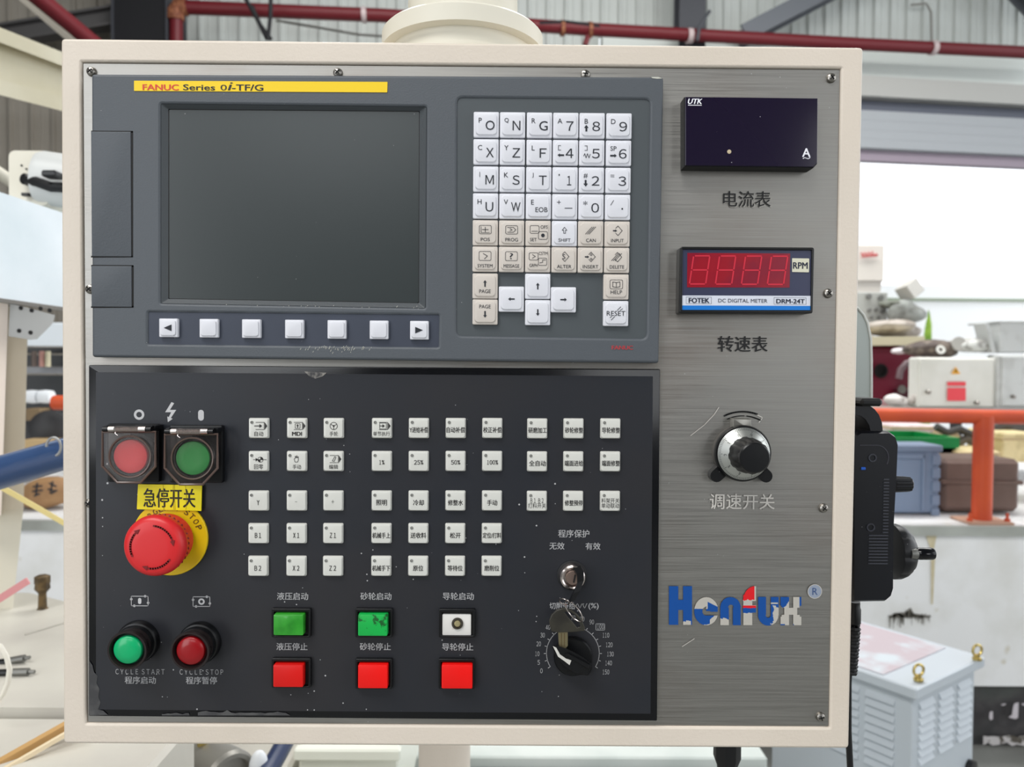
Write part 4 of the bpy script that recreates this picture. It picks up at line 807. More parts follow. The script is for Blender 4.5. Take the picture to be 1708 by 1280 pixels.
def pstroke(mb, pts, w, h, closed=False): mb.stroke([U(x, y_, h) for x, y_ in pts], w * S(h), h, closed)
def ppoly(mb, pts, h): mb.poly([U(x, y_, h) for x, y_ in pts], h)
def arrow(mb, cx, cy, ang, L_, h, w=2.2, hd=3.4):
    ca, sa = math.cos(ang), -math.sin(ang)
    def T(a, b): return (cx + a * ca + b * sa, cy + a * sa - b * ca)
    ppoly(mb, [T(-L_ / 2, -w / 2), T(L_ / 2 - hd, -w / 2), T(L_ / 2 - hd, w / 2), T(-L_ / 2, w / 2)], h); ppoly(mb, [T(L_ / 2 - hd, -hd * 0.75), T(L_ / 2, 0), T(L_ / 2 - hd, hd * 0.75)], h)
HT1 = 0.0128; HL = HT1 + 0.00025; UP, DN, LF, RT = math.pi / 2, -math.pi / 2, math.pi, 0
keyproto = {}
def keycap(px, py, size, mat, name, label=None, h1=HT1, base=HK, flange=True):
    c = U(px, py, h1); org = w3(c[0], c[1], base); k = (size, mat.name, name)
    if k not in keyproto:
        b = size * S(h1) / 2; tp = b * 0.80; mb = MB(); R1, R2 = b * 0.10, b * 0.28
        def lp(r_, hw, h): return [w3(c[0] + u, c[1] + v, h) for u, v in rr(-hw, -hw, hw, hw, r_)]
        mb.loft([lp(R1, b, base - 0.0005), lp(R1, b, h1 - 0.0016), lp(R1, b * 0.965, h1 - 0.0012), lp(R2, b * 0.85, h1 - 0.0010), lp(R2, tp, h1 - 0.0001), lp(R2, tp * 0.95, h1)])
        keyproto[k] = part(name, mb, mat, cnc if name != 'membrane_key' else None, origin=org); o_ = keyproto[k]
        if label: o_['label'] = label
        return o_
    return copy_part(keyproto[k], cnc, org, label)
cols0 = [811, 855, 900, 944, 988, 1033]; cols5 = [809, 853, 897, 941, 985, 1029]; rowsy = [207, 252.5, 298, 343, 388, 432]
main = [['PO', 'QN', 'RG', 'A7', 'B8', 'D9'], ['CX', 'YZ', 'LF', '[4', ']5', '_6'], ['IM', 'KS', 'JT', ',1', '#2', '=3'], ['HU', 'VW', 'E#', '+-', '*0', '/.']]
def legend(o, fn, mat=inkm):
    mb = MB(); fn(mb); part('legend', mb, mat, o, origin=LOC[o.name], fix=False, smooth=None)
for r in range(4):
    for c_ in range(6):
        cx = cols0[c_] + (cols5[c_] - cols0[c_]) * r / 5; cy = rowsy[r] + c_ * 0.45; s1, s2 = main[r][c_]
        o = keycap(cx, cy, 42, keywhite, 'key')
        def fn(mb, cx=cx, cy=cy, s1=s1, s2=s2, r=r, c_=c_):
            x1, y1 = cx - 10, cy - 7; h = HL
            if s1 == ',': ppoly(mb, [(x1 - 1, y1 - 2), (x1 + 1, y1 - 2), (x1 + .5, y1 + 1), (x1 - 1, y1 + 1)], h)
            elif s1 == '+': pstroke(mb, [(x1 - 3, y1), (x1 + 3, y1)], .8, h); pstroke(mb, [(x1, y1 - 3), (x1, y1 + 3)], .8, h)
            elif s1 == '/': pstroke(mb, [(x1 - 2, y1 + 4), (x1 + 3, y1 - 4)], .8, h)
            elif s1 == '=': pstroke(mb, [(x1 - 3, y1 - 1.2), (x1 + 3, y1 - 1.2)], .8, h); pstroke(mb, [(x1 - 3, y1 + 1.6), (x1 + 3, y1 + 1.6)], .8, h)
            elif s1 == '[': pstroke(mb, [(x1 + 2, y1 - 4), (x1 - 2, y1 - 4), (x1 - 2, y1 + 3.5), (x1 + 2, y1 + 3.5)], .8, h)
            elif s1 == ']': pstroke(mb, [(x1 - 2, y1 - 4), (x1 + 2, y1 - 4), (x1 + 2, y1 + 3.5), (x1 - 2, y1 + 3.5)], .8, h)
            elif s1 == '_': text(mb, 'SP', x1 + 1, y1, 10, 7.5, h)
            elif s1 == 'I': pstroke(mb, [(x1, y1 - 4), (x1, y1 + 4)], .8, h)
            else: text(mb, s1, x1, y1 + (0.5 if s1 != '*' else 1), None if s1 != '*' else 7, 8 if s1 != '*' else 7, h, -0.004)
            x2, y2 = cx + 6.5, cy + 2
            if s2 == '#': text(mb, 'EOB', cx + 5, cy + 6, 20, 8, h)
            elif s2 == '-': pstroke(mb, [(cx, cy + 3), (cx + 12, cy + 3)], 1.1, h)
            elif s2 == '.': ppoly(mb, [(cx + 6, cy + 2), (cx + 8.5, cy + 2), (cx + 8.5, cy + 4.5), (cx + 6, cy + 4.5)], h)
            else: text(mb, s2 if s2 in 'OGW' else fw(s2), x2, y2, {'F': 11.5, 'S': 12, 'O': 15, 'G': 14, 'M': 14, 'W': 15.5, '1': 7, '7': 12}.get(s2, 12.8), 15.5, h)
            if s2 == '8': arrow(mb, cx - 10, cy + 5, UP, 11, h, 3, 5)
            if s2 == '4': arrow(mb, cx - 8, cy + 5, LF, 11, h, 2.8, 4)
            if s2 == '6': arrow(mb, cx - 9, cy + 5, RT, 11, h, 2.8, 4)
            if s2 == '2': arrow(mb, cx - 10, cy + 6, DN, 11, h, 3, 5)
            if s2 == '5': pstroke(mb, [(cx - 14, cy + 6), (cx - 12, cy + 2), (cx - 10, cy + 9), (cx - 7.5, cy + 2), (cx - 5, cy + 9), (cx - 3, cy + 3)], .9, h)
        legend(o, fn)
def ibox(mb, cx, cy, w, hh, h=HL): mb.stroke(rrp(cx - w / 2, cy - hh / 2, cx + w / 2, cy + hh / 2, h, 2, 2), 0.7 * S(h), h, True)
def k_word(word, w, icon, wy=12): 
    def fn(mb, cx, cy):
        text(mb, word, cx, cy + wy - 0.5, w, 5.6, HL); icon(mb, cx, cy - 5)
    return fn
def ic_pos(mb, x, y): ibox(mb, x, y, 20, 14); pstroke(mb, [(x - 5, y), (x + 5, y)], 1, HL); pstroke(mb, [(x, y - 4), (x, y + 4)], 1, HL); pstroke(mb, [(x - 7, y - 5), (x - 7, y + 5), (x + 7, y + 5)], .7, HL)
def ic_prog(mb, x, y): ibox(mb, x, y, 20, 14); pstroke(mb, [(x - 7, y - 4), (x + 3, y - 4), (x + 7, y), (x + 3, y + 4), (x - 7, y + 4)], .8, HL); pstroke(mb, [(x - 3, y - 2), (x + 1, y), (x - 3, y + 2)], .8, HL)
def ic_shift(mb, x, y): pstroke(mb, [(x - 1.5, y + 5), (x - 1.5, y), (x - 4, y), (x, y - 5), (x + 4, y), (x + 1.5, y), (x + 1.5, y + 5), (x - 1.5, y + 5)], .8, HL)
def ic_can(mb, x, y):
    for k in (-3, 0, 3): pstroke(mb, [(x - 6 + k, y + 6), (x + 5 + k, y - 6)], .8, HL)
def dia(mb, x, y): pstroke(mb, [(x - 3, y - 4), (x + 1, y - 8), (x + 8, y), (x + 1, y + 8), (x - 3, y + 4)], .8, HL)
def ic_input(mb, x, y): dia(mb, x, y); arrow(mb, x - 4, y, RT, 7, HL, 2, 3)
def ic_alter(mb, x, y): dia(mb, x, y); text(mb, 'S', x - 0.5, y, 5, 8, HL)
def ic_insert(mb, x, y): dia(mb, x, y); arrow(mb, x - 6, y, RT, 7, HL, 2, 3); mb.disc(U(x + 1, y - 3.5, HL), S() * 1, S() * 1.8, HL, 10); mb.disc(U(x + 1, y + 3.5, HL), S() * 1, S() * 1.8, HL, 10)
def ic_delete(mb, x, y): ic_can(mb, x, y); dia(mb, x, y)
def ic_sys(mb, x, y): ibox(mb, x, y, 20, 15); pstroke(mb, [(x - 3, y - 4), (x + 4, y), (x - 1, y + 5)], .9, HL)
def ic_msg(mb, x, y): ibox(mb, x, y, 20, 15); text(mb, '?', x, y, 5.5, 10, HL)
def k_set(mb, cx, cy): ibox(mb, cx - 6, cy - 6, 15, 13); ibox(mb, cx + 8, cy + 4, 15, 13); text(mb, 'OFS', cx + 10, cy - 10, 12, 5.5, HL); text(mb, 'SET', cx - 8, cy + 11, 11, 5.5, HL); mb.disc(U(cx + 8, cy + 4, HL), 0, 3 * S(), HL, 14); pstroke(mb, [(cx - 11, cy - 3), (cx - 1, cy - 3)], .8, HL)
def k_grph(mb, cx, cy): ibox(mb, cx - 7, cy - 5, 15, 12); ibox(mb, cx + 8, cy + 4, 14, 12); text(mb, 'CSTM', cx + 9, cy - 10, 15, 5.2, HL); text(mb, 'GRPH', cx - 7, cy + 10, 14, 5.2, HL); pstroke(mb, [(cx - 9, cy - 8), (cx - 4, cy - 5), (cx - 9, cy - 2)], .8, HL); pstroke(mb, [(cx + 3, cy + 6), (cx + 8, cy + 5), (cx + 8, cy + 1), (cx + 13, cy + 1)], .8, HL)
def ic_help(mb, x, y): ibox(mb, x, y, 21, 15); pstroke(mb, [(x - 6, y - 4), (x, y - 3), (x + 6, y - 4), (x + 6, y + 4), (x, y + 5), (x - 6, y + 4), (x - 6, y - 4)], .9, HL); pstroke(mb, [(x, y - 3), (x, y + 5)], .9, HL)
fk = [[k_word('POS', 15, ic_pos), k_word('PROG', 21, ic_prog), k_set, k_word('SHIFT', 20, ic_shift), k_word('CAN', 16, ic_can), k_word('INPUT', 21, ic_input)],
      [k_word('SYSTEM', 25, ic_sys), k_word('MESSAGE', 26, ic_msg), k_grph, k_word('ALTER', 24, ic_alter), k_word('INSERT', 26, ic_insert), k_word('DELETE', 24, ic_delete)]]
for r in (4, 5):
    for c_ in range(6):
        cx = cols0[c_] + (cols5[c_] - cols0[c_]) * r / 5; cy = rowsy[r] + c_ * 0.4
        wht = (r, c_) == (4, 3); o = keycap(cx, cy, 42, keywhite if wht else keybeige, 'key', None if wht else 'beige function key'); legend(o, lambda mb, f=fk[r - 4][c_], cx=cx, cy=cy: f(mb, cx, cy))
for x, y_, wht, fn in ((809, 477, 0, lambda mb, x, y: (arrow(mb, x, y - 4, UP, 11, HL, 2.4, 4), text(mb, 'PAGE', x, y + 9, 19, 6, HL))), (809, 520.5, 0, lambda mb, x, y: (arrow(mb, x, y + 4, DN, 11, HL, 2.4, 4), text(mb, 'PAGE', x, y - 9, 19, 6, HL))),
        (853, 499, 1, lambda mb, x, y: arrow(mb, x, y, LF, 11, HL, 2.2, 4)), (897, 477.5, 1, lambda mb, x, y: arrow(mb, x, y, UP, 11, HL, 2.2, 4)), (897, 521.5, 1, lambda mb, x, y: arrow(mb, x, y, DN, 11, HL, 2.2, 4)), (940, 500, 1, lambda mb, x, y: arrow(mb, x, y, RT, 11, HL, 2.2, 4)),
        (1028, 478.5, 0, lambda mb, x, y: (ic_help(mb, x, y - 4), text(mb, 'HELP', x, y + 9, 19, 6, HL))), (1027.5, 523, 1, lambda mb, x, y: (text(mb, 'RESET', x, y, 31, 8, HL), [pstroke(mb, q_, .9, HL) for q_ in (((x + 2, y - 5), (x + 8, y - 11)), ((x + 7, y - 5), (x + 11, y - 8)), ((x - 10, y + 7), (x - 7, y + 5)), ((x - 8, y + 11), (x - 2, y + 5)))]))):
    o = keycap(x, y_, 42, keywhite if wht else keybeige, 'key', None if wht else 'beige function key'); legend(o, lambda mb, fn=fn, x=x, y_=y_: fn(mb, x, y_))
for i, x in enumerate((279.5, 347, 418, 490, 561, 631.5, 699)):
    y_ = 547 + (x - 280) * 0.0095; o = keycap(x, y_, 31, keywhite, 'softkey')
    if i in (0, 6):
        s_ = -1 if i == 0 else 1; legend(o, lambda mb, x=x, y_=y_, s_=s_: ppoly(mb, [(x - 6.5 * s_, y_ - 5.5), (x + 6.5 * s_, y_), (x - 6.5 * s_, y_ + 5.5)], HL))

# ------------------------------------------------------------------ operator panel
HO = 0.003
op = thing('operator_panel', 'black operator panel with rows of small white keys below the screen', 'control panel', w3(*U(624, 905), 0))
mb = MB(); mb.slab(quadp([(148, 609), (1101, 616), (1096, 1203), (148, 1195)], HO, 2), 0.0, HO, 0.0004); part('panel_border', mb, blackgloss, op)
HS = HO + 0.0002
mb = MB(); mb.slab(quadp([(160, 621), (1089, 628), (1085, 1191), (160, 1184)], HS, 1), HO - 0.0004, HS); ov = part('overlay_sheet', mb, overlay, op, smooth=None)
# worn edge at lower left
mb = MB()
wq = [(149, 1103), (154, 1110), (157, 1122), (163, 1128), (161, 1140), (166, 1150), (164, 1163), (168, 1172), (164, 1184), (172, 1186), (180, 1193), (149, 1194)]
ppoly(mb, wq, HS + 0.0002); random.seed(19)
ex = [(330 + i * 7, 1191 - (random.uniform(0, 6) if i % 5 else 2)) for i in range(22)]; ppoly(mb, ex + [(484, 1194), (330, 1194)], HS + 0.0002)
ex = [(270 + i * 5, 1192 - random.uniform(0, 3)) for i in range(10)]; ppoly(mb, ex + [(316, 1194), (270, 1194)], HS + 0.0002)
part('worn_edge', mb, M('worn_grey', (82, 82, 82), 0.6, var=(80, (60, 60, 62), 0.4, 0.6)), op, fix=False, smooth=None)
mb = MB(); ppoly(mb, [(508, 620), (545, 622), (538, 628), (526, 632), (516, 628)], HS + 0.0003); part('scuff', mb, M('scuff_grey', (150, 146, 140), 0.7, var=(200, (60, 60, 64), 0.4, 0.6)), op, fix=False, smooth=None)
# printed symbols and words
h = HS + 0.0002; dimp = M('print_dim', (168, 168, 170), 0.6)
def pr(name, fn, mat=printm):
    mb = MB(); fn(mb); part(name, mb, mat, op, fix=False, smooth=None)
pr('ring_symbol', lambda mb: mb.disc(U(232, 692, h), 4.6 * S(), 8.6 * S(), h))
pr('lightning_symbol', lambda mb: mb.poly([U(x, y_, h) for x, y_ in ((286, 671), (290.5, 673), (283.5, 684), (294, 684), (285, 697.5), (288, 699), (280, 704.5), (279, 695), (281.5, 696), (285.5, 688), (275.5, 688))], h))
pr('bar_symbol', lambda mb: mb.poly(rrp(330.5, 684, 340, 702, h, 5), h))
for cx, k in ((233, 0), (336, 1)):
    def fn(mb):
        cy = 1003 + k; mb.stroke(rrp(cx - 14, cy - 8, cx + 14, cy + 8, h, 0.5, 1), 1.0 * S(), h, True)
        for dx, dy in ((-14, -3), (14, 3), (9, -8), (-9, 8)): mb.disc(U(cx + dx, cy + dy, h), 0, 2.2 * S(), h, 10)
        if k: mb.disc(U(cx, cy, h), 2.6 * S(), 5.4 * S(), h)
        else: mb.poly(rrp(cx - 2.8, cy - 5, cx + 2.8, cy + 5, h, 2.8), h)
    pr('cycle_symbol', fn)
for s_, cx, cy, w, hh in (('CYCLE START', 233.5, 1121, 82, 9), ('CYCLE STOP', 336, 1121.5, 73, 9), ('程序启动', 234, 1135, 52, 12.5), ('程序暂停', 336, 1135.5, 52, 12.5), ('液压启动', 488, 995, 52, 12.5), ('液压停止', 487, 1079, 52, 12.5), ('砂轮启动', 627, 995, 52, 12.5), ('砂轮停止', 626, 1079, 52, 12.5), ('导轮启动', 764.5, 995, 52, 12.5), ('导轮停止', 763.5, 1079.5, 52, 12.5), ('程序保护', 957, 890.5, 52, 13), ('无效', 929, 911, 25, 12), ('有效', 989, 911.5, 25, 12), ('切削进给', 938, 1011, 43, 11.5), ('(%)', 990, 1012, 17, 11.5)):
    pr('printed_words', lambda mb: text(mb, fw(s_) if s_[0] == 'C' else s_, cx, cy, w, hh, h, 0.008 if len(s_) < 6 else 0.0), dimp)
pr('wave_symbol', lambda mb: pstroke(mb, [(961 + i * 1.0, 1011 - 3.6 * math.sin(i * 0.78)) for i in range(19)], 1.1, h), dimp)
cx, cy = 955.5, 1090
for lab, x, y_, w in (('0', 903, 1119.5, 4), ('5', 898.5, 1105.5, 4), ('10', 896, 1091, 8), ('20', 898.5, 1074.5, 8), ('30', 905, 1060, 8), ('40', 914, 1047, 8), ('50', 927, 1038, 8), ('60', 941, 1032, 8), ('70', 956, 1031, 8), ('80', 971, 1033, 8), ('90', 987, 1038, 8), ('100', 1001.5, 1046, 12), ('110', 1010.5, 1060, 12), ('120', 1016, 1076, 12), ('130', 1018, 1091.5, 12), ('140', 1015, 1106.5, 12), ('150', 1010.5, 1121.5, 12)): pr('scale_number', lambda mb: text(mb, lab, x, y_, w, 8, h), dimp)
pr('number_frame', lambda mb: mb.stroke(rrp(994, 1041, 1008.5, 1051.5, h, 0.5, 1), 0.8 * S(), h, True), dimp)
def fn(mb):
    A = [math.radians(-121 + 242 * i / 60) for i in range(61)]
    pstroke(mb, [(cx + 44 * math.sin(a_), cy - 44 * math.cos(a_)) for a_ in A], 1.2, h)
    for i in range(17):
        a_ = math.radians(-121 + 242 * i / 16); pstroke(mb, [(cx + 44 * math.sin(a_), cy - 44 * math.cos(a_)), (cx + 48 * math.sin(a_), cy - 48 * math.cos(a_))], 1.1, h)
pr('scale_arc', fn, dimp)

# small keys
HM = HO + 0.0030; hm = HM + 0.0002
mk = None
def mkey(px, py, fn, faded=False):
    global mk
    c = U(px, py, HO + 0.0012); org = w3(c[0], c[1], HO)
    if mk is None:
        b = 17 * S(HO); mb = MB()
        def lp(r_, hw, hh): return [w3(c[0] + u, c[1] + v, hh) for u, v in rr(-hw, -hw, hw, hw, r_)]
        mb.loft([lp(b * 0.12, b, HO - 0.0006), lp(b * 0.16, b * 0.99, HO + 0.0012), lp(b * 0.2, b * 0.93, HM - 0.0006), lp(b * 0.22, b * 0.89, HM - 0.0001), lp(b * 0.2, b * 0.84, HM)])
        mk = part('membrane_key', mb, opkey, op, origin=org)
        mbl = MB(); lc = (c[0] - 10.5 * S(HM), c[1] + 10.0 * S(HM)); mbl.lathe(w3(*lc, HM - 0.0003), (0, -1, 0), [(2.5 * S(), 0), (2.5 * S(), 0.0007), (1.8 * S(), 0.0007), (1.7 * S(), 0.0003), (0, 0.0006)], 16); mkey.led = part('indicator_lens', mbl, M('lens_clear', (150, 150, 146), 0.15, 0.3), mk, origin=org)
        o = mk
    else:
        o = copy_part(mk, op, org); copy_part(mkey.led, o, org)
    if fn:
        mb = MB(); fn(mb, *((px - (848 - px) * 0.0035), (py + (py - 609) * 0.0035))); part('legend', mb, M('ink_faded', (150, 150, 146), 0.6) if faded else M('key_ink', (40, 38, 38), 0.6), o, origin=org, fix=False, smooth=None)
    return o
def T(s_, w, hh=9.5, dy=2.5, lines=None):
    def fn(mb, x, y): text(mb, s_, x + 0.5, y + dy, w, hh, hm, 0.009)
    return fn
def T2(a, b, wa, wb): return lambda mb, x, y: (text(mb, a, x, y - 1.5, wa, 8, hm), text(mb, b, x, y + 7, wb, 8.5, hm))
def icoframe(mb, x, y): pstroke(mb, [(x - 6, y - 6), (x + 8, y - 6), (x + 8, y + 6), (x - 6, y + 6)], .8, hm); ppoly(mb, [(x + 9, y - 6), (x + 13, y), (x + 9, y + 6)], hm)
def k_auto(mb, x, y): icoframe(mb, x + 2, y - 4); arrow(mb, x, y - 4, RT, 13, hm, 1.4, 4.5); text(mb, '自动', x + 1, y + 9, 15, 8, hm)
def k_mdi(mb, x, y): icoframe(mb, x + 2, y - 4); mb.stroke(rrp(x - 2, y - 8, x + 6, y, hm, 1, 2), .7 * S(), hm, True); arrow(mb, x + 2, y - 4, UP, 6, hm, 1.3, 3); text(mb, 'MDI', x + 1, y + 9, 16, 6.5, hm, 0.02)
def k_wheel(mb, x, y):
    c = U(x + 1, y - 4, hm); mb.disc(c, 5.6 * S(), 6.4 * S(), hm, 24); mb.disc(c, 0, 1.4 * S(), hm, 10)
    for a_ in (90, 210, 330): pstroke(mb, [(x + 1, y - 4), (x + 1 + 6 * math.cos(math.radians(a_)), y - 4 + 6 * math.sin(math.radians(a_)))], .9, hm)
    text(mb, '手轮', x + 1, y + 9, 14, 7.5, hm)
def k_zero(mb, x, y):
    c = (x + 4, y - 3); mb.disc(U(*c, hm), 4 * S(), 4.7 * S(), hm, 20)
    for a0 in (0, 180): ppoly(mb, [c] + [(c[0] + 4.4 * math.cos(math.radians(a0 + k * 15)), c[1] - 4.4 * math.sin(math.radians(a0 + k * 15))) for k in range(7)], hm)
    pstroke(mb, [(x - 8, y - 3), (x + 14, y - 3)], .8, hm); ppoly(mb, [(x - 4, y - 6), (x + 0, y - 3), (x - 4, y)], hm); text(mb, '回零', x + 1, y + 9, 15, 8, hm)
def k_hand(mb, x, y): pstroke(mb, [(x - 2, y + 1), (x - 3.5, y - 4), (x - 2, y - 5), (x - 1.5, y - 9), (x, y - 6), (x + 1, y - 10), (x + 1.5, y - 6), (x + 3.5, y - 8), (x + 3.5, y - 2), (x + 2, y + 1), (x - 2, y + 1)], .8, hm); text(mb, '手动', x + 1, y + 9, 14, 7.5, hm)
def k_edit(mb, x, y): icoframe(mb, x + 1, y - 4); pstroke(mb, [(x - 1, y - 1), (x + 3, y - 8), (x + 5, y - 7), (x + 2, y), (x - 1, y - 1)], .8, hm); text(mb, '编辑', x + 1, y + 9, 15, 7.5, hm)
def k_single(mb, x, y): icoframe(mb, x + 2, y - 4); arrow(mb, x + 1, y - 4, RT, 9, hm, 1.2, 4); mb.stroke(rrp(x - 3, y - 9, x + 8, y + 1, hm, 0.5, 1), .7 * S(), hm, True); text(mb, '单节执行', x, y + 9, 28, 7.5, hm)
G1, G2, G3 = (431.5, 495, 556), (636.5, 698, 759.5, 820.5), (895.5, 956, 1017.5); RY = (714.5, 769.5, 835.5, 890, 944.5)
L1 = [[k_auto, k_mdi, k_wheel], [k_zero, k_hand, k_edit], [T('Y', 4.5, 8), 'm', 'p'], [T('B1', 10, 8.5), T('X1', 10, 8.5), T('Z1', 10, 8.5)], [T('B2', 11, 8.5), T('X2', 11, 8.5), T('Z2', 11, 8.5)]]
L2 = [[k_single, T('Y进给补偿', 31), T('自动补偿', 31), T('校正补偿', 31)], [T('1%', 10, 7.5, 1.5), T('25%', 16, 7.5, 1.5), T('50%', 16, 7.5, 1.5), T('100%', 19.5, 7.5, 1.5)], [T('照明', 18), T('冷却', 18), T('修整水', 25), T('手动', 17)], [T('机械手上', 30), T('送收料', 26), T('松开', 18), T('定位/打料', 31)], [T('机械手下', 30), T('原位', 17), T('等待位', 25), T('磨削位', 25)]]
L3 = [[T('研磨加工', 31), T('砂轮修整', 30), T('导轮修整', 30)], [T('全自动', 28), T('端面进给', 31), T('端面修整', 30)], [T2('B1 B2', '打料开关', 22, 30), T('修整预停', 30), T2('料架开关', '单动联动', 30, 30)]]
for G, LL in ((G1, L1), (G2, L2), (G3, L3)):
    for r, row in enumerate(LL):
        for c_, fn in enumerate(row):
            px = G[c_] - (r - 2) * 0.3; py = RY[r] + (0.6 if G is G3 else 0)
            if fn == 'm': mkey(px, py, lambda mb, x, y: pstroke(mb, [(x - 1.5, y + 1), (x + 1.5, y + 1)], 1, hm), True)
            elif fn == 'p': mkey(px, py, lambda mb, x, y: (pstroke(mb, [(x - 2, y + 1), (x + 2, y + 1)], 1, hm), pstroke(mb, [(x, y - 1.5), (x, y + 3.5)], 1, hm)), True)
            else: mkey(px, py, fn)

# ------------------------------------------------------------------ guarded push buttons
glassm = thin_glass('smoked_cover', (246, 242, 240), 0.02)
chrome = M('chrome', (210, 200, 196), 0.18, 1.0); coverm = M('smoked_rim', (92, 76, 70), 0.2, 0.0)
def guarded(bx0, bx1, cx0, cx1, dy, bcx, bcy, mat, lab):
    c = U((bx0 + bx1) / 2, 755, HO); t = thing('push_button', lab, 'button', w3(*c, HO)); Hc = 0.019
    mb = MB(); lo = rrp(bx0, 707 + dy * .5, bx1, 803 + dy * .3, HO, 3); mb.slab(lo, HO, HO + 0.0045, 0.001); part('base', mb, blackpl, t)
    mb = MB(); a = U(cx0 + 6, 712 + dy, Hc); b = U(cx1 - 4, 792 + dy, Hc)
    lo2 = rrp(cx0 + 8, 718 + dy, cx1 - 6, 796 + dy, Hc, 14, 6); c0 = (sum(p[0] for p in lo2) / len(lo2), sum(p[1] for p in lo2) / len(lo2))
    # stem and round bezel around the button
    r_ = 37 * S(Hc); q = U(bcx, bcy, Hc - 0.002)
    mb.lathe(w3(*q, HO + 0.004), (0, -1, 0), [(r_ * 0.98, 0), (r_ * 0.98, Hc - HO - 0.0085), (r_ * 0.9, Hc - HO - 0.0075), (31.5 * S(Hc), Hc - HO - 0.0075), (31 * S(Hc), Hc - HO - 0.010)], 40); part('bezel_ring', mb, blackpl, t)
    mb = MB(); rb = 28.5 * S(Hc - 0.003); qb = U(bcx, bcy, Hc - 0.003); mb.lathe(w3(*qb, HO + 0.005), (0, -1, 0), [(rb, 0), (rb, Hc - HO - 0.0092), (rb * 0.97, Hc - HO - 0.0084), (rb * 0.9, Hc - HO - 0.0081), (rb * 0.5, Hc - HO - 0.0084), (0.0001, Hc - HO - 0.0085)], 40); part('button_cap', mb, mat, t)
    # cover: octagonal-bottom plate with rim
    def cov(k, h): 
        x0, x1, y0, y1 = cx0 + k, cx1 - k, 720 + dy + k, 806 + dy * .8 - k; return [U(x, y_, h) for x, y_ in ((x0, y0), (x0, 778 + dy * .8), (x0 + 25, y1), (x1 - 25, y1), (x1, 778 + dy * .8), (x1, y0))]
    mb = MB(); mb.loft([[w3(*p, Hc - 0.0012) for p in cov(1, Hc)], [w3(*p, Hc) for p in cov(1, Hc)]]); cvr = part('clear_cover', mb, glassm, t, smooth=None)
    mb = MB(); mb.tube([w3(*p, Hc + 0.0003) for p in cov(0.8, Hc)], 0.0009, 8, closed=True); mb.tube([w3(*p, Hc - 0.004) for p in cov(0.8, Hc - 0.004)], 0.0006, 8, closed=True)
    qc = U(bcx, bcy, Hc); mb.tube([w3(qc[0] + 34.5 * S(Hc) * math.cos(k * math.pi / 20), qc[1] + 34.5 * S(Hc) * math.sin(k * math.pi / 20), Hc + 0.0004) for k in range(40)], 0.0006, 6, closed=True); part('rim', mb, coverm, cvr, origin=LOC[cvr.name])
    # side walls holding the hinge
    mb = MB()
    hx0, hx1 = cx0 + 1, cx1 - 8
    for xx in (hx0 + 3, hx1 - 3):
        p = U(xx, 716 + dy, Hc); qq = U(xx + 8, 716 + dy, HO); mb.beam(w3(p[0], p[1], Hc - 0.001), w3(p[0], p[1], HO + 0.004), 0.0024, 0.0042, (0, 0, 1))
    p0 = U(hx0 + 8, 714 + dy, Hc - 0.004); p1 = U(hx1 + 8, 714 + dy, Hc - 0.004); mb.beam(w3(p0[0], p0[1], Hc - 0.009), w3(p1[0], p1[1], Hc - 0.009), 0.0125, 0.003, (0, 0, 1)); part('hinge_bracket', mb, blackpl, t)
    mb = MB(); a = U(hx0, 716 + dy, Hc + 0.001); b = U(hx1, 716 + dy, Hc + 0.001); A_ = w3(*a, Hc + 0.001); B_ = w3(*b, Hc + 0.001); mb.tube([A_, B_], 0.0016, 12); hp = part('hinge_pin', mb, blackpl, t)
    mb = MB()
    for f0, f1 in ((0.13, 0.25), (0.75, 0.89)): mb.tube([A_.lerp(B_, f0), A_.lerp(B_, f1)], 0.0021, 12)
    part('knuckle', mb, chrome, hp, origin=LOC[hp.name])
    mb = MB(); n = 150; mb.tube([A_.lerp(B_, 0.25 + 0.5 * k / n) + Vector((0, math.cos(k * 2 * math.pi / 8) * 0.0019, math.sin(k * 2 * math.pi / 8) * 0.0019)) for k in range(n)], 0.0004, 5); part('spring', mb, chrome, hp, origin=LOC[hp.name])
    mb = MB(); p = A_.lerp(B_, 0.27); mb.tube([p, p + Vector((0, -0.001, -0.003)), p + Vector((0.0018, -0.001, -0.0042))], 0.0003, 6); part('spring_tail', mb, chrome, hp, origin=LOC[hp.name])
guarded(184, 270, 170.5, 260.5, 0, 217, 762, M('button_red', (214, 48, 60), 0.4, dust=0.04), 'red push button under a clear hinged cover on the black panel')
guarded(287, 375, 274.5, 364, 4, 321, 765, M('button_green', (46, 152, 78), 0.4, dust=0.05), 'green push button under a clear hinged cover on the black panel')

# ------------------------------------------------------------------ emergency stop
he = HS; c = U(285, 897, he); t = thing('emergency_stop', 'large red mushroom emergency stop button on a yellow disc', 'button', w3(*c, he))
yd = M('estop_yellow', (232, 196, 12), 0.45); redh = M('estop_red', (212, 40, 44), 0.36)
mb = MB(); mb.lathe(w3(*c, he), (0, -1, 0), [(62.5 * S(), 0), (62.5 * S(), 0.0016), (61.5 * S(), 0.002), (0.001, 0.002)], 64); dsc = part('yellow_disc', mb, yd, t)
mb = MB()
for i, ch in enumerate('EMERGENCY'):
    a_ = math.radians(-76 + i * 11.2); text(mb, ch, 284.5 + 50 * math.sin(a_), 897 - 50 * math.cos(a_), 6.5, 9, he + 0.0022, 0.02, 0, -a_)
for i, ch in enumerate('STOP'):
    a_ = math.radians(33 + i * 12.5); text(mb, ch, 284.5 + 50 * math.sin(a_), 897 - 50 * math.cos(a_), 7, 9.5, he + 0.0022, 0.02, 0, -a_)
part('disc_lettering', mb, M('brown_ink', (112, 84, 20), 0.5), dsc, origin=LOC[dsc.name], fix=False, smooth=None)
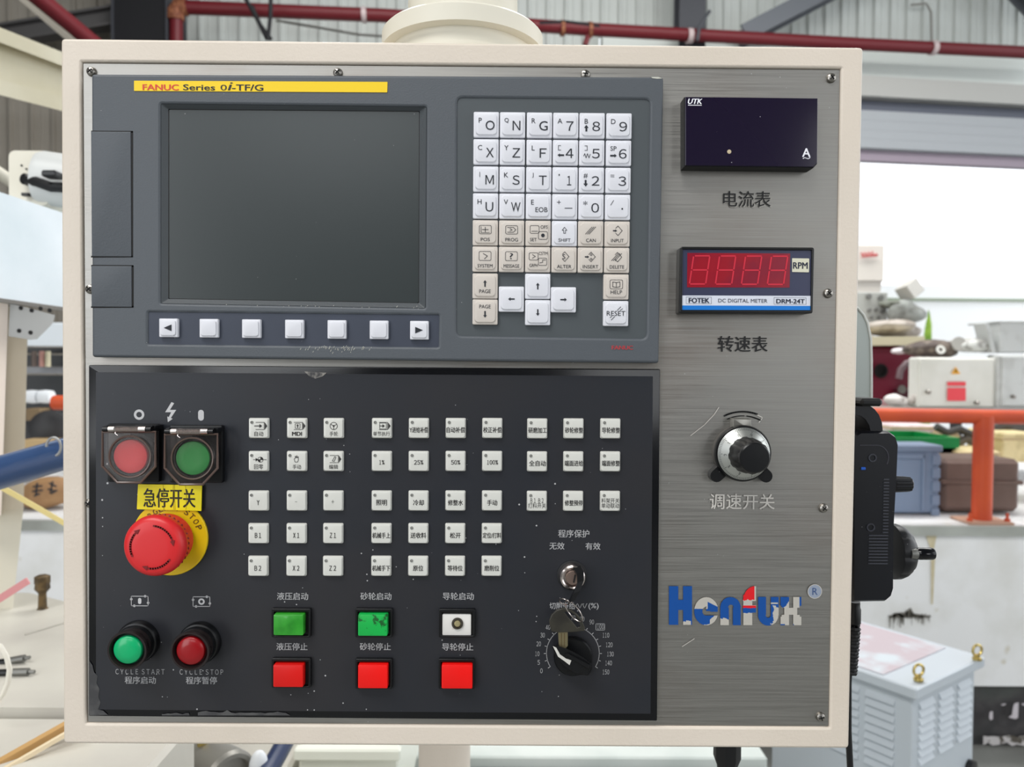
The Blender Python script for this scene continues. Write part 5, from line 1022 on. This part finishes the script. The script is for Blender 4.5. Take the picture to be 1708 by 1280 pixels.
ax = (0, -1, 0); o0 = w3(*c, he)
mb = MB(); mb.lathe(o0, ax, [(0.0165, 0.001), (0.0165, 0.006)], 40); part('collar', mb, M('collar_black', (30, 26, 22), 0.5), t)
mb = MB(); mb.lathe(o0, ax, [(0.0180, 0.005), (0.0185, 0.007), (0.0178, 0.012), (0.0182, 0.016)], 48, True, False); mb.lathe(o0, ax, [(0.0182, 0.0155), (0.0200, 0.0185), (0.0209, 0.0225), (0.0205, 0.0255), (0.0190, 0.0278), (0.0165, 0.0288), (0.010, 0.0291), (0.0001, 0.0291)], 64, False, True); hd = part('mushroom_head', mb, redh, t, smooth=1.2)
mb = MB()
for i in range(36):
    a_ = 2 * math.pi * i / 36; p = o0 + Vector((math.cos(a_) * 0.0184, -0.0152, math.sin(a_) * 0.0184)); q = o0 + Vector((math.cos(a_) * 0.0203, -0.0182, math.sin(a_) * 0.0203)); mb.beam(p, q, 0.0010, 0.0010, (0, 1, 0))
part('grip_notches', mb, M('estop_red_dark', (120, 14, 20), 0.5), hd, origin=LOC[hd.name], smooth=None)
mb = MB(); hh = he + 0.0293
for k in range(3):
    a0 = 205 - 120 * k; pts = [(c[0] + 0.0145 * math.cos(math.radians(a0 - j * 6.5)), c[1] + 0.0145 * math.sin(math.radians(a0 - j * 6.5))) for j in range(12)]; pts = pts[:11]
    mb.stroke(pts, 0.0012, hh); e = math.radians(a0 - 10 * 6.5 - 8); mb.poly([(c[0] + 0.0145 * math.cos(e - 0.16), c[1] + 0.0145 * math.sin(e - 0.16)), (c[0] + 0.0163 * math.cos(e + 0.1), c[1] + 0.0163 * math.sin(e + 0.1)), (c[0] + 0.0129 * math.cos(e + 0.1), c[1] + 0.0129 * math.sin(e + 0.1))], hh)
part('turn_arrows', mb, M('estop_red_dark', (0, 0, 0)), hd, origin=LOC[hd.name], fix=False, smooth=None)
# yellow sticker
t = thing('warning_label', 'yellow label with black Chinese characters above the emergency stop', 'label', w3(*U(282, 830, 0.006), HS))
mb = MB(); q = quadp([(230, 808), (336.5, 810), (335.5, 853), (228, 850)], 0.0064, 1); mb.slab(q, 0.0056, 0.0064, 0.0002); lb = part('sticker', mb, M('sticker_yellow', (240, 226, 20), 0.4), t, smooth=None)
mb = MB(); text(mb, '急停开关', 282.5, 831, 86, 32, 0.0066, 0.03); part('characters', mb, black_ink, lb, origin=LOC[lb.name], fix=False, smooth=None)
mb = MB()
for x0, x1 in ((272, 273), (289, 288), (291, 291), (309, 311)): pstroke(mb, [(x0, 809), (x1, 831), (x0 + 1, 851)], 0.5, 0.0067)
part('wrinkles', mb, M('wrinkle_ochre', (150, 130, 20), 0.6), lb, origin=LOC[lb.name], fix=False, smooth=None)

# ------------------------------------------------------------------ round lamp buttons
def lampbtn(bx, by, fx, fy, mat, matd, lab):
    c = U(bx, by, HS); t = thing('lamp_button', lab, 'button', w3(*c, HS)); Hf = 0.0215
    f = U(fx, fy, Hf); o0 = w3(*c, HS); axv = (w3(*f, Hf) - o0); axn = axv.normalized(); L_ = axv.length; k = S(HS)
    mb = MB(); mb.lathe(o0, axn, [(35 * k, 0), (35 * k, 0.003), (33 * k, 0.0045), (30.5 * k, 0.005), (31.5 * k, 0.0065), (30 * k, 0.009)], 48); part('base_ring', mb, blackpl, t)
    mb = MB(); r = 33.5 * S(Hf); mb.lathe(o0, axn, [(29.5 * k, 0.007), (29 * k, 0.012), (30 * k, 0.0135), (r * 0.97, L_ * 0.86), (r, L_ * 0.93), (r * 0.97, L_), (r * 0.88, L_), (r * 0.80, L_ - 0.0035)], 48, True, False); part('barrel', mb, M('barrel_brown', (36, 29, 29), 0.22, dust=0.08), t, smooth=0.8)
    mb = MB(); mb.lathe(o0, axn, [(r * 0.86, L_ - 0.006), (r * 0.80, L_ - 0.0036), (r * 0.73, L_ - 0.003)], 48, True, True); part('lens_well', mb, matd, t)
    mb = MB(); mb.lathe(o0, axn, [(r * 0.72, L_ - 0.005), (r * 0.71, L_ - 0.0015), (r * 0.66, L_ - 0.0006), (r * 0.3, L_ - 0.0002), (0.0001, L_)], 48); part('lens', mb, mat, t, smooth=1.0)
lampbtn(232, 1069, 211.5, 1086, M('lens_green', (4, 172, 106), 0.3, coat=0.2), M('well_green', (6, 48, 34), 0.3), 'round green lens button above the words CYCLE START')
lampbtn(334.5, 1071, 316.5, 1087.5, M('lens_red', (146, 2, 14), 0.3, coat=0.2), M('well_red', (60, 6, 12), 0.3), 'round dark red lens button above the words CYCLE STOP')

# ------------------------------------------------------------------ square buttons
def sqbtn(b, cbox, mat, lab, missing=False, mat_spots=None):
    t = thing('square_button', lab, 'button', w3(*U((b[0] + b[2]) / 2, (b[1] + b[3]) / 2, HS), HS)); hf = HS + 0.0035
    o_ = rrp(b[0], b[1], b[2], b[3], hf, 2, 3); i_ = rrp(b[0] + 4, b[1] + 5, b[2] - 4, b[3] - 3, hf, 1, 3)
    mb = plate_mesh([o_, i_], HS, hf, 0.0004); part('surround', mb, blackpl, t)
    mb = MB(); mb.slab(rrp(b[0] + 4, b[1] + 5, b[2] - 4, b[3] - 3, hf, 1, 2), HS, HS + 0.0006); part('well', mb, darkm, t, smooth=None)
    hc = HS + (0.0075 if not missing else 0.0022)
    lo = rrp(cbox[0], cbox[1], cbox[2], cbox[3], hc, 2, 3); mb = MB(); mb.slab(lo, HS + 0.0005, hc, 0.0006); cp = part('cap' if not missing else 'lamp_holder', mb, mat, t)
    if missing:
        q = U(763, 1040, hc); mb = MB(); mb.lathe(w3(*q, hc - 0.0002), (0, -1, 0), [(9.5 * S(), 0), (9.5 * S(), 0.0015), (6.5 * S(), 0.0017), (6.2 * S(), 0.0004)], 28, True, False); part('bulb_socket', mb, M('socket_dark', (70, 66, 58), 0.4, 0.4), cp, origin=LOC[cp.name])
        mb = MB(); mb.lathe(w3(*q, hc), (0, -1, 0), [(5.5 * S(), 0), (5.5 * S(), 0.0014), (4 * S(), 0.0024), (0.0001, 0.0028)], 20); part('bulb', mb, M('bulb_glass', (170, 160, 120), 0.15, 0.3), cp, origin=LOC[cp.name])
g1 = M('cap_green', (52, 158, 46), 0.3, coat=0.3, var=(60, (30, 128, 30), 0.5, 0.7)); g2 = M('cap_green_scuffed', (20, 176, 76), 0.35, spots=(170, (24, 90, 40), 0.56, 0.62)); r1m = M('cap_red', (214, 18, 14), 0.35); r2m = M('cap_red_bright', (238, 14, 10), 0.35)
sqbtn((453, 1016, 518, 1064), (456, 1026, 506, 1060.5), g1, 'green square button in the left column, above a red one')
sqbtn((592.5, 1016, 654.5, 1064), (597, 1026, 646, 1061.5), g2, 'scuffed green square button in the middle column')
sqbtn((732, 1017, 792.5, 1064), (737.5, 1025, 786, 1061), M('holder_white', (226, 224, 220), 0.4, spots=(90, (180, 150, 110), 0.62, 0.72)), 'square button without cap showing its white bulb holder', True)
sqbtn((453, 1099, 518, 1148), (455.5, 1110, 505.5, 1147), r1m, 'red square button in the left column, slightly darkened')
sqbtn((592.5, 1100, 654, 1150), (597, 1110, 646.5, 1149), r2m, 'bright red square button in the middle column')
sqbtn((731.5, 1100, 791.5, 1150), (736.5, 1110, 788, 1149.5), r2m, 'bright red square button in the right column by the knob')

# ------------------------------------------------------------------ key switch, keys, override knob
c = U(954, 960, HS); t = thing('key_switch', 'round chrome key switch below the printed lettering', 'key switch', w3(*c, HS)); o0 = w3(*c, HS); k = S(HS)
mb = MB(); mb.lathe(o0, ax, [(25 * k, 0), (25 * k, 0.0008), (23 * k, 0.0012)], 40); part('gasket', mb, blackmat, t)
mb = MB(); mb.lathe(o0, ax, [(22.5 * k, 0.0008), (22.5 * k, 0.004), (20.5 * k, 0.0065), (18 * k, 0.0072), (15.5 * k, 0.0066), (14.5 * k, 0.0035), (0.0001, 0.0035)], 48); part('chrome_ring', mb, chrome, t)
mb = MB(); mb.lathe(o0, ax, [(12 * k, 0.003), (12 * k, 0.0068), (11 * k, 0.0074), (0.0001, 0.0074)], 36); bar = part('lock_barrel', mb, M('barrel_bronze', (150, 130, 120), 0.35, 0.7), t)
mb = MB(); mb.beam(o0 + Vector((0.0006, -0.0078, -0.003)), o0 + Vector((0.0016, -0.0078, 0.0025)), 0.001, 0.001, (1, 0, 0)); part('keyway', mb, darkm, bar, origin=LOC[bar.name], smooth=None)
olive = M('key_bow_plastic', (58, 56, 48), 0.35, var=(60, (42, 40, 36), 0.4, 0.6)); keym = M('key_steel', (150, 140, 110), 0.35, 0.8)
t = thing('key_ring', 'keys on a wire ring hanging from the chrome key switch', 'keys', w3(*U(955, 965, 0.01), 0.01))
# inserted key: flat bow edge-on, curving down
mb = MB(); P_ = [(962, 948, 0.009), (968, 958, 0.016), (968, 972, 0.022), (961, 988, 0.025), (953, 1003, 0.026)]
pts = [W(x, y_, h_) for x, y_, h_ in P_]; L_ = []
for i, p in enumerate(pts):
    w = (9, 8.5, 8, 8, 6)[i] * S(0.02) ; th = 0.0012; d = (pts[min(i + 1, 4)] - pts[max(i - 1, 0)]).normalized(); sd = Vector((0.92, 0.3, 0.25)).normalized(); n = d.cross(sd).normalized(); L_.append([p + sd * w * 0.75 + n * th, p - sd * w * 0.75 + n * th, p - sd * w * 0.75 - n * th, p + sd * w * 0.75 - n * th])
mb.loft(L_); part('inserted_key_bow', mb, blackpl, t, smooth=None)
def ring3(cx, cy, hc, rx, ry, tilt, r=0.00045, n=32):
    c = W(cx, cy, hc); return [c + Vector((math.cos(a_) * rx * math.cos(tilt) - math.sin(a_) * ry * math.sin(tilt), -math.sin(a_) * 0.004, math.cos(a_) * rx * math.sin(tilt) + math.sin(a_) * ry * math.cos(tilt))) for a_ in [2 * math.pi * k / n for k in range(n)]]
mb = MB(); mb.tube(ring3(941, 1004, 0.026, 0.0034, 0.0028, -0.5), 0.0004, 8, closed=True); part('wire_ring', mb, chrome, t)
mb = MB(); mb.tube(ring3(957, 1020, 0.020, 0.0088, 0.0038, -0.95), 0.00045, 8, closed=True); part('wire_ring', mb, chrome, t)
hk = 0.016; q = [(917, 1046), (916, 1036), (920, 1026), (929, 1018), (941, 1015), (953, 1018), (964, 1026), (971, 1036), (976, 1048), (975, 1053), (960, 1055), (930, 1056), (920, 1054)]; slot = [(942, 1022), (948, 1020), (958, 1026), (966, 1036), (968, 1046), (963, 1048), (957, 1040), (948, 1030)]
mb = plate_mesh([[U(x, y_, hk) for x, y_ in q][::-1], [U(x, y_, hk) for x, y_ in slot]], hk - 0.0025, hk, 0.0005); part('key_bow', mb, olive, t)
mb = MB(); lo = [U(x, y_, hk - 0.0008) for x, y_ in ((931, 1054), (947, 1054), (947, 1078), (943, 1083), (935, 1082), (932, 1076))]; mb.slab(lo[::-1], hk - 0.0022, hk - 0.0008, 0.0002); kbld = part('key_blade', mb, keym, t, smooth=None)
mb = MB(); 
for x in (936.5, 941.5): pstroke(mb, [(x, 1057), (x, 1078)], 1.2, hk - 0.0006)
part('blade_groove', mb, M('groove_brown', (90, 72, 40), 0.5), kbld, origin=LOC[kbld.name], fix=False, smooth=None)

c = U(955, 1093, HS); t = thing('override_knob', 'black pointed rotary selector knob with a white pointer line', 'knob', w3(*c, HS)); o0 = w3(*c, HS)
mb = MB(); mb.lathe(o0, ax, [(32 * S(), 0), (32 * S(), 0.004), (30 * S(), 0.0052), (0.0001, 0.0052)], 40); part('skirt', mb, blackpl, t)
def kn(pts, h0, h1, k): 
    cu = sum(p[0] for p in pts) / len(pts); cv = sum(p[1] for p in pts) / len(pts); return [w3(*U(cu + (p[0] - cu) * k, cv + (p[1] - cv) * k, h0), h0) for p in pts]
body = [(921, 1081), (923, 1076), (930, 1077), (945, 1082), (962, 1090), (978, 1100), (988, 1110), (987, 1118), (981, 1127), (966, 1126), (950, 1119), (937, 1109), (927, 1096)]
mb = MB(); mb.loft([kn(body, HS + 0.005, 0, 1.0), kn(body, HS + 0.013, 0, 1.0), kn(body, HS + 0.0145, 0, 0.94)]); kbd = part('pointer_grip', mb, blackpl, t)
rid = [(940, 1092), (945, 1089), (985, 1110), (984, 1118)]; mb = MB(); mb.loft([kn(rid, HS + 0.0144, 0, 1.0), kn(rid, HS + 0.0165, 0, 0.85)]); part('ridge', mb, blackpl, kbd, origin=LOC[kbd.name], smooth=None)
mb = MB(); hp_ = HS + 0.0149; ppoly(mb, [(922, 1078), (928, 1081), (934, 1092), (944, 1099), (953, 1102), (950, 1110), (941, 1103), (931, 1096), (926, 1086)], hp_); part('white_pointer', mb, M('pointer_white', (206, 204, 198), 0.5), kbd, origin=LOC[kbd.name], fix=False, smooth=None)

# ------------------------------------------------------------------ meters
Ha = 0.013; t = thing('ammeter', 'blank dark violet panel meter marked with a white letter A', 'meter', w3(*U(1248, 220), 0))
mb = MB(); q = [U(x, y_, Ha) for x, y_ in ((1142, 161), (1364, 164), (1364, 273), (1358, 279.5), (1142, 277))][::-1]; mb.slab(q, 0.0, Ha - 0.0012, 0.0004); part('case', mb, blackmat, t, smooth=None)
mb = MB(); q2 = [U(x, y_, Ha) for x, y_ in ((1143, 161.5), (1364, 164), (1363, 272), (1357, 278.5), (1143, 276))][::-1]; mb.slab(q2, Ha - 0.0012, Ha, 0.0004); wn = part('face', mb, M('violet_glass', (24, 16, 40), 0.12, dust=0.10, dust_scale=200), t, smooth=None)
h = Ha + 0.0002; mb = MB(); text(mb, 'UTK', 1159.5, 169, 23, 8.5, h, 0.05, 0.25); pstroke(mb, [(1148, 175.5), (1170, 175.7)], 1.2, h); part('brand_letters', mb, M('print_white', (236, 236, 244), 0.5), wn, origin=LOC[wn.name], fix=False, smooth=None); mb = MB(); text(mb, 'A', 1345, 254.5, 13, 14, h, 0.03); pstroke(mb, [(1339.5, 264.5), (1342, 263), (1345, 264), (1348, 265), (1351, 263)], 1.4, h); part('marking', mb, M('print_white', (236, 236, 244), 0.5), wn, origin=LOC[wn.name], fix=False, smooth=None)
mb = MB(); c = U(1216.5, 253, h); mb.lathe(w3(*c, Ha - 0.0004), ax, [(0.0019, 0), (0.0014, 0.0005), (0.0001, 0.0007)], 9); part('glue_blob', mb, M('glue', (196, 180, 150), 0.5), wn, origin=LOC[wn.name])

Hr = 0.012; t = thing('tachometer', 'panel meter with four red digits and an RPM sticker', 'meter', w3(*U(1242, 467), 0))
mb = plate_mesh([quadp([(1135, 411.5), (1358.5, 413), (1356, 523), (1133, 523)], Hr, 4), quadp([(1139, 416), (1354, 417.5), (1352.5, 517.5), (1138, 517)], Hr, 1)], 0.0, Hr, 0.0006); part('frame', mb, blackpl, t)
hf = Hr - 0.0012; mb = MB(); mb.slab(quadp([(1137, 414), (1356, 416), (1354, 519), (1136, 519)], hf, 1), 0.001, hf); fc = part('face', mb, M('meter_navy', (52, 56, 82), 0.3), t, smooth=None)
h = hf + 0.0002
mb = MB(); ppoly(mb, [(1146.5, 422), (1318, 423), (1317, 480), (1146, 479.5)], h); part('display_window', mb, M('display_red', (150, 10, 32), 0.25, var=(40, (130, 10, 40), 0.4, 0.6)), fc, origin=LOC[fc.name], fix=False, smooth=None)
for i in range(4):
    mb = MB(); x = 1149 + i * 43.3; sh = 3.5
    def Q(a, b): return (x + a + (1 - b) * 7, 427 + b * 47 + i * 0.2)
    for s_ in (((4, 0), (27, 0)), ((4, .5), (26, .5)), ((3, 1), (26, 1)), ((1, .04), (1, .46)), ((1, .54), (1, .96)), ((28, .04), (28, .46)), ((28, .54), (28, .96))): pstroke(mb, [Q(*s_[0]), Q(*s_[1])], 2.4, h + 0.0002)
    part('digit', mb, M('segment_red', (206, 40, 62), 0.4), fc, origin=LOC[fc.name], fix=False, smooth=None)
mb = MB(); ppoly(mb, [(1138, 493), (1353, 493.8), (1353, 510.5), (1138, 509.7)], h); part('white_strip', mb, M('strip_white', (214, 218, 230), 0.4), fc, origin=LOC[fc.name], fix=False, smooth=None)
mb = MB(); ppoly(mb, [(1138, 509.7), (1353, 510.5), (1353, 518), (1138, 517)], h); part('blue_strip', mb, M('strip_blue', (8, 118, 208), 0.4), fc, origin=LOC[fc.name], fix=False, smooth=None)
mb = MB(); mb.slab(quadp([(1321, 431), (1349.5, 431.5), (1349, 454.5), (1321, 454)], h, 1), h, h + 0.0003); rp = part('rpm_sticker', mb, M('sticker_cream', (214, 212, 192), 0.5), fc, origin=LOC[fc.name], smooth=None)
mb = MB(); text(mb, 'RPM', 1335, 443, 24, 10.5, h + 0.0005, 0.02)
h2 = h + 0.0003; text(mb, 'FOTEK', 1166, 501.3, 34, 8, h2, 0.05); text(mb, 'DC DIGITAL METER', 1239, 501.8, 82, 6.2, h2, 0.0); text(mb, 'DRM-24T', 1318.5, 502.5, 47, 7, h2, 0.02)
mb.stroke(quadp([(1144.5, 495.5), (1186.5, 495.8), (1186.5, 507), (1144.5, 506.8)], h2), 0.4 * S(), h2, True); mb.stroke(quadp([(1291, 496.5), (1344.5, 496.8), (1344.5, 508), (1291, 507.8)], h2), 0.4 * S(), h2, True)
part('lettering', mb, M('ink_navy', (34, 40, 60), 0.5), fc, origin=LOC[fc.name], fix=False, smooth=None)

# ------------------------------------------------------------------ speed dial
c = U(1232, 754, 0); t = thing('speed_dial', 'silver turn-counting dial with black knob and two locking lugs', 'dial', w3(*c, 0)); o0 = w3(*c, 0)
mb = MB(); mb.lathe(o0, ax, [(45 * S(), 0), (45 * S(), 0.002), (43 * S(), 0.007)], 56); part('dial_base', mb, M('base_grey', (96, 92, 88), 0.4, 0.5), t)
mb = MB(); kr = S(0.010); mb.lathe(o0, ax, [(44 * kr, 0.005), (47.3 * kr, 0.007), (47.3 * kr, 0.0105), (45.5 * kr, 0.0118), (43 * kr, 0.0118)], 64, True, False); part('outer_rim', mb, blackpl, t)
mb = MB(); mb.lathe(o0, ax, [(43.8 * kr, 0.0105), (43.6 * kr, 0.0122), (28 * kr, 0.0172), (27 * kr, 0.0172)], 96); sd_ = part('dial_scale', mb, M('dial_silver', (196, 198, 194), 0.32, 0.9), t)
mb = MB()
for i in range(100):
    a_ = 2 * math.pi * i / 100; r0, r1_ = 43.2 * kr, (37 if i % 10 == 0 else 39.5) * kr
    def PP(r): return o0 + Vector((math.cos(a_) * r, -(0.0124 + (43.6 * kr - r) / (15.6 * kr) * 0.0050), math.sin(a_) * r))
    p, q = PP(r0), PP(r1_); sdv = Vector((-math.sin(a_), 0, math.cos(a_))) * 0.00013; mb.add([p - sdv, p + sdv, q + sdv, q - sdv], [[0, 1, 2, 3]])
part('dial_ticks', mb, inkm, sd_, origin=LOC[sd_.name], fix=False, smooth=None)
mb = MB()
for i in range(10):
    a_ = math.radians(90 + 36 * i + 20); r = 33 * kr; vs, fs, asp = glyphs(fw(str(i))); 
    cp_ = o0 + Vector((math.cos(a_) * r, -0.0160, math.sin(a_) * r)); e_r = Vector((math.cos(a_), 0.28, math.sin(a_))); e_t = Vector((math.sin(a_), 0, -math.cos(a_)))
    mb.add([cp_ + e_t * (x * 0.0015) + e_r * (y_ * 0.0024) for x, y_ in vs], fs)
part('dial_numerals', mb, inkm, sd_, origin=LOC[sd_.name], fix=False, smooth=None)
mb = MB(); mb.lathe(o0, ax, [(29 * kr, 0.0165), (30 * kr, 0.018), (28.5 * kr, 0.030), (25 * kr, 0.0345)], 60, wob=lambda i: 1.0 if i % 5 < 3 else 0.955); mb.lathe(o0, ax, [(25.5 * kr, 0.033), (24.5 * kr, 0.0362), (22.5 * kr, 0.0370), (0.0001, 0.0372)], 48); part('knob', mb, blackpl, t)
for a_, in ((-137,), (-43,)):
    mb = MB(); ar = math.radians(a_ - 0); d = Vector((math.cos(ar), 0, math.sin(ar))); p0 = o0 + d * 38 * S() + Vector((0, -0.0055, 0)); p1 = o0 + d * 56 * S() + Vector((0, -0.0055, 0)); n = d.cross(Vector((0, 1, 0)))
    lpx = [p0 - n * 0.0045, p0 + n * 0.0045] + [p1 + n * 0.0045 * math.cos(b) + d * 0.0045 * math.sin(b) for b in [math.pi * j / 8 for j in range(9)]]
    mb.loft([[p + Vector((0, 0.0055, 0)) for p in lpx], [p + Vector((0, -0.002, 0)) for p in lpx]]); part('locking_lug', mb, blackpl, t)
mb = MB(); mb.slab(quadp([(1221, 698), (1251, 699), (1251, 718), (1221, 717)], 0.006, 1), 0.0, 0.009, 0.0005); part('turns_window', mb, M('window_silver', (150, 148, 142), 0.3, 0.8), t)

# ------------------------------------------------------------------ handwheel pendant on the cabinet side
bk = M('pendant_black', (9, 11, 18), 0.36, dust=0.12, dust_scale=300)
dF, dBk = 0.585, 0.665                      # near and far faces of the pendant
def body_loop(pts, d): return [B(x, y_, d) for x, y_ in pts]
t = thing('handwheel_pendant', 'black handwheel pendant hung on the right side of the cabinet', 'pendant', B(1460, 860, 0.62))
bp_ = [(1424, 727), (1436, 720), (1484, 720), (1494, 727), (1498, 740), (1496, 790), (1492, 860), (1490, 900), (1490, 985), (1486, 998), (1478, 1005), (1424, 1006)]
mb = MB(); L1_ = body_loop(bp_, dF); cen_ = sum(L1_, Vector()) / len(L1_); mid = [p + Vector((0, 0.003, 0)) for p in L1_]; ins = [cen_ + (p - cen_) * 0.975 for p in L1_]
mb.loft([ins, mid, [p + Vector((0, dBk - dF - 0.003, 0)) for p in L1_]]); pb = part('case', mb, bk, t, smooth=0.7)
mb = MB(); n_ = 0
for i in range(31):
    y_ = 800 + i * 5.2; x1 = 1483 - i * 0.1; x0 = (x1 - 9 if y_ < 892 else x1 - 32 + 0)
    if y_ > 944: break
    mb.beam(B(x0, y_, dF - 0.0004), B(x1, y_ + 0.2, dF - 0.0004), 0.0006, 0.0009)
part('grip_ribs', mb, M('rib_black', (58, 60, 68), 0.35), pb, origin=LOC[pb.name], smooth=None)
for px, py in ((1455, 764), (1452, 880)):
    mb = MB(); mb.lathe(B(px, py, dF), ax, [(0.0034, -0.001), (0.0032, 0.0008), (0.0022, 0.0008), (0.0022, -0.0005)], 18, True, True); part('screw_hole', mb, M('hole_rim', (52, 54, 62), 0.3), pb, origin=LOC[pb.name])
mb = MB(); q = [(1434, 743), (1462, 743)] + [(1462 + 20 * math.sin(a_), 764 - 21 * math.cos(a_)) for a_ in [math.radians(k * 15) for k in range(1, 9)]]; mb.tube([B(x, y_, dF - 0.0002) for x, y_ in q], 0.0004, 6); part('case_seam', mb, M('seam_black', (60, 60, 68), 0.4), pb, origin=LOC[pb.name])
mb = MB(); mb.bevbox(B(1440, 782, dF - 0.0005), (0.0035, 0.001, 0.0022), 0.0004); part('blue_paint_spot', mb, M('spot_blue', (30, 90, 190), 0.5), pb, origin=LOC[pb.name])
# hanging loop
ol = [(1422, 678), (1452, 678), (1459, 683), (1466, 692), (1471, 705), (1473, 724)]; il = [(1453, 724), (1450, 710), (1444, 700), (1436, 694), (1422, 691)]
mb = MB(); lpp = [B(x, y_, dF + 0.004) for x, y_ in ol + il]; mb.loft([lpp, [p + Vector((0, 0.03, 0)) for p in lpp]]); part('hanging_loop', mb, bk, t, smooth=0.6)
mb = MB(); mb.bevbox((B(1440, 670, 0.60) + B(1440, 670, 0.60)) / 2, (0.017, 0.03, 0.006), 0.002); part('loop_cap', mb, blackmat, t)
xr = Vector((1, 0, 0))
mb = MB(); mb.lathe(B(1496, 808, 0.612), xr, [(0.0066, -0.003), (0.0062, 0.006), (0.0058, 0.0105), (0.0045, 0.0115), (0.0001, 0.0115)], 30, wob=lambda i: 1.0 if i % 3 else 0.9); part('selector_knob', mb, bk, t)
c = B(1487, 920, 0.625); mb = MB(); kq = 0.625 / F; mb.lathe(c, xr, [(46 * kq, 0), (46 * kq, 9 * kq), (43 * kq, 17 * kq), (36 * kq, 26 * kq), (28 * kq, 31 * kq), (0.0001, 32 * kq)], 48, wob=lambda i: 1.0 if i % 6 else 0.95); wh = part('wheel', mb, M('wheel_black', (8, 9, 14), 0.4, dust=0.1), t)
c2 = B(1522, 924, 0.606); mb = MB(); mb.lathe(c2, xr, [(0.0042, -0.002), (0.0042, 0.003), (0.0036, 0.004)], 20); part('crank_collar', mb, gun, wh, origin=LOC[wh.name])
mb = MB(); mb.lathe(c2, xr, [(0.0040, 0.0035), (0.0048, 0.005), (0.0048, 0.0155), (0.0042, 0.0168), (0.0001, 0.0168)], 24); part('crank_handle', mb, blackgloss, wh, origin=LOC[wh.name])
mb = MB(); mb.beam(B(1421, 700, 0.64), B(1421, 960, 0.65), 0.010, 0.04, (0, 1, 0)); part('mounting_strip', mb, blackmat, t, smooth=None)
# strain relief and cable
mb = MB(); mb.lathe(B(1425, 1004, 0.62), (0, 0, -1), [(0.0045, 0), (0.0045, 0.004), (0.0052, 0.006), (0.0052, 0.0175), (0.004, 0.019)], 18); part('cable_gland', mb, blackpl, t)
mb = MB(); q = []
for k in range(120): 
    f = k / 119; q.append(B(1424 - f * 6, 1044 + f * 80, 0.62) + Vector((math.cos(k * 0.75) * 0.0042, math.sin(k * 0.75) * 0.0042, 0)))
mb.tube(q, 0.0016, 6); part('coiled_sleeve', mb, blackmat, t)
mb = MB(); mb.tube([B(1420, 1044, 0.62), B(1415, 1140, 0.625), B(1415, 1220, 0.63), B(1419, 1300, 0.64), B(1426, 1400, 0.65)], 0.0026, 12); part('cable', mb, blackmat, t)

# ------------------------------------------------------------------ groups of alike things
GR = {'square_button': 'square push buttons at the bottom of the operator panel', 'lamp_button': 'round lens buttons at the lower left', 'push_button': 'push buttons under clear covers',
      'electrical_cabinet': 'electrical cabinets on the bench', 'rubber_hose': 'hoses lying under the bench', 'sensor_plug': 'sensor plugs on the machine bed', 'hanging_cable': 'dark cables hanging over the red pipe', 'carton': 'loose cartons behind the railing'}
for o in bpy.data.objects:
    b = o.name.split('.')[0]
    if o.parent is None and b in GR: o['group'] = GR[b]
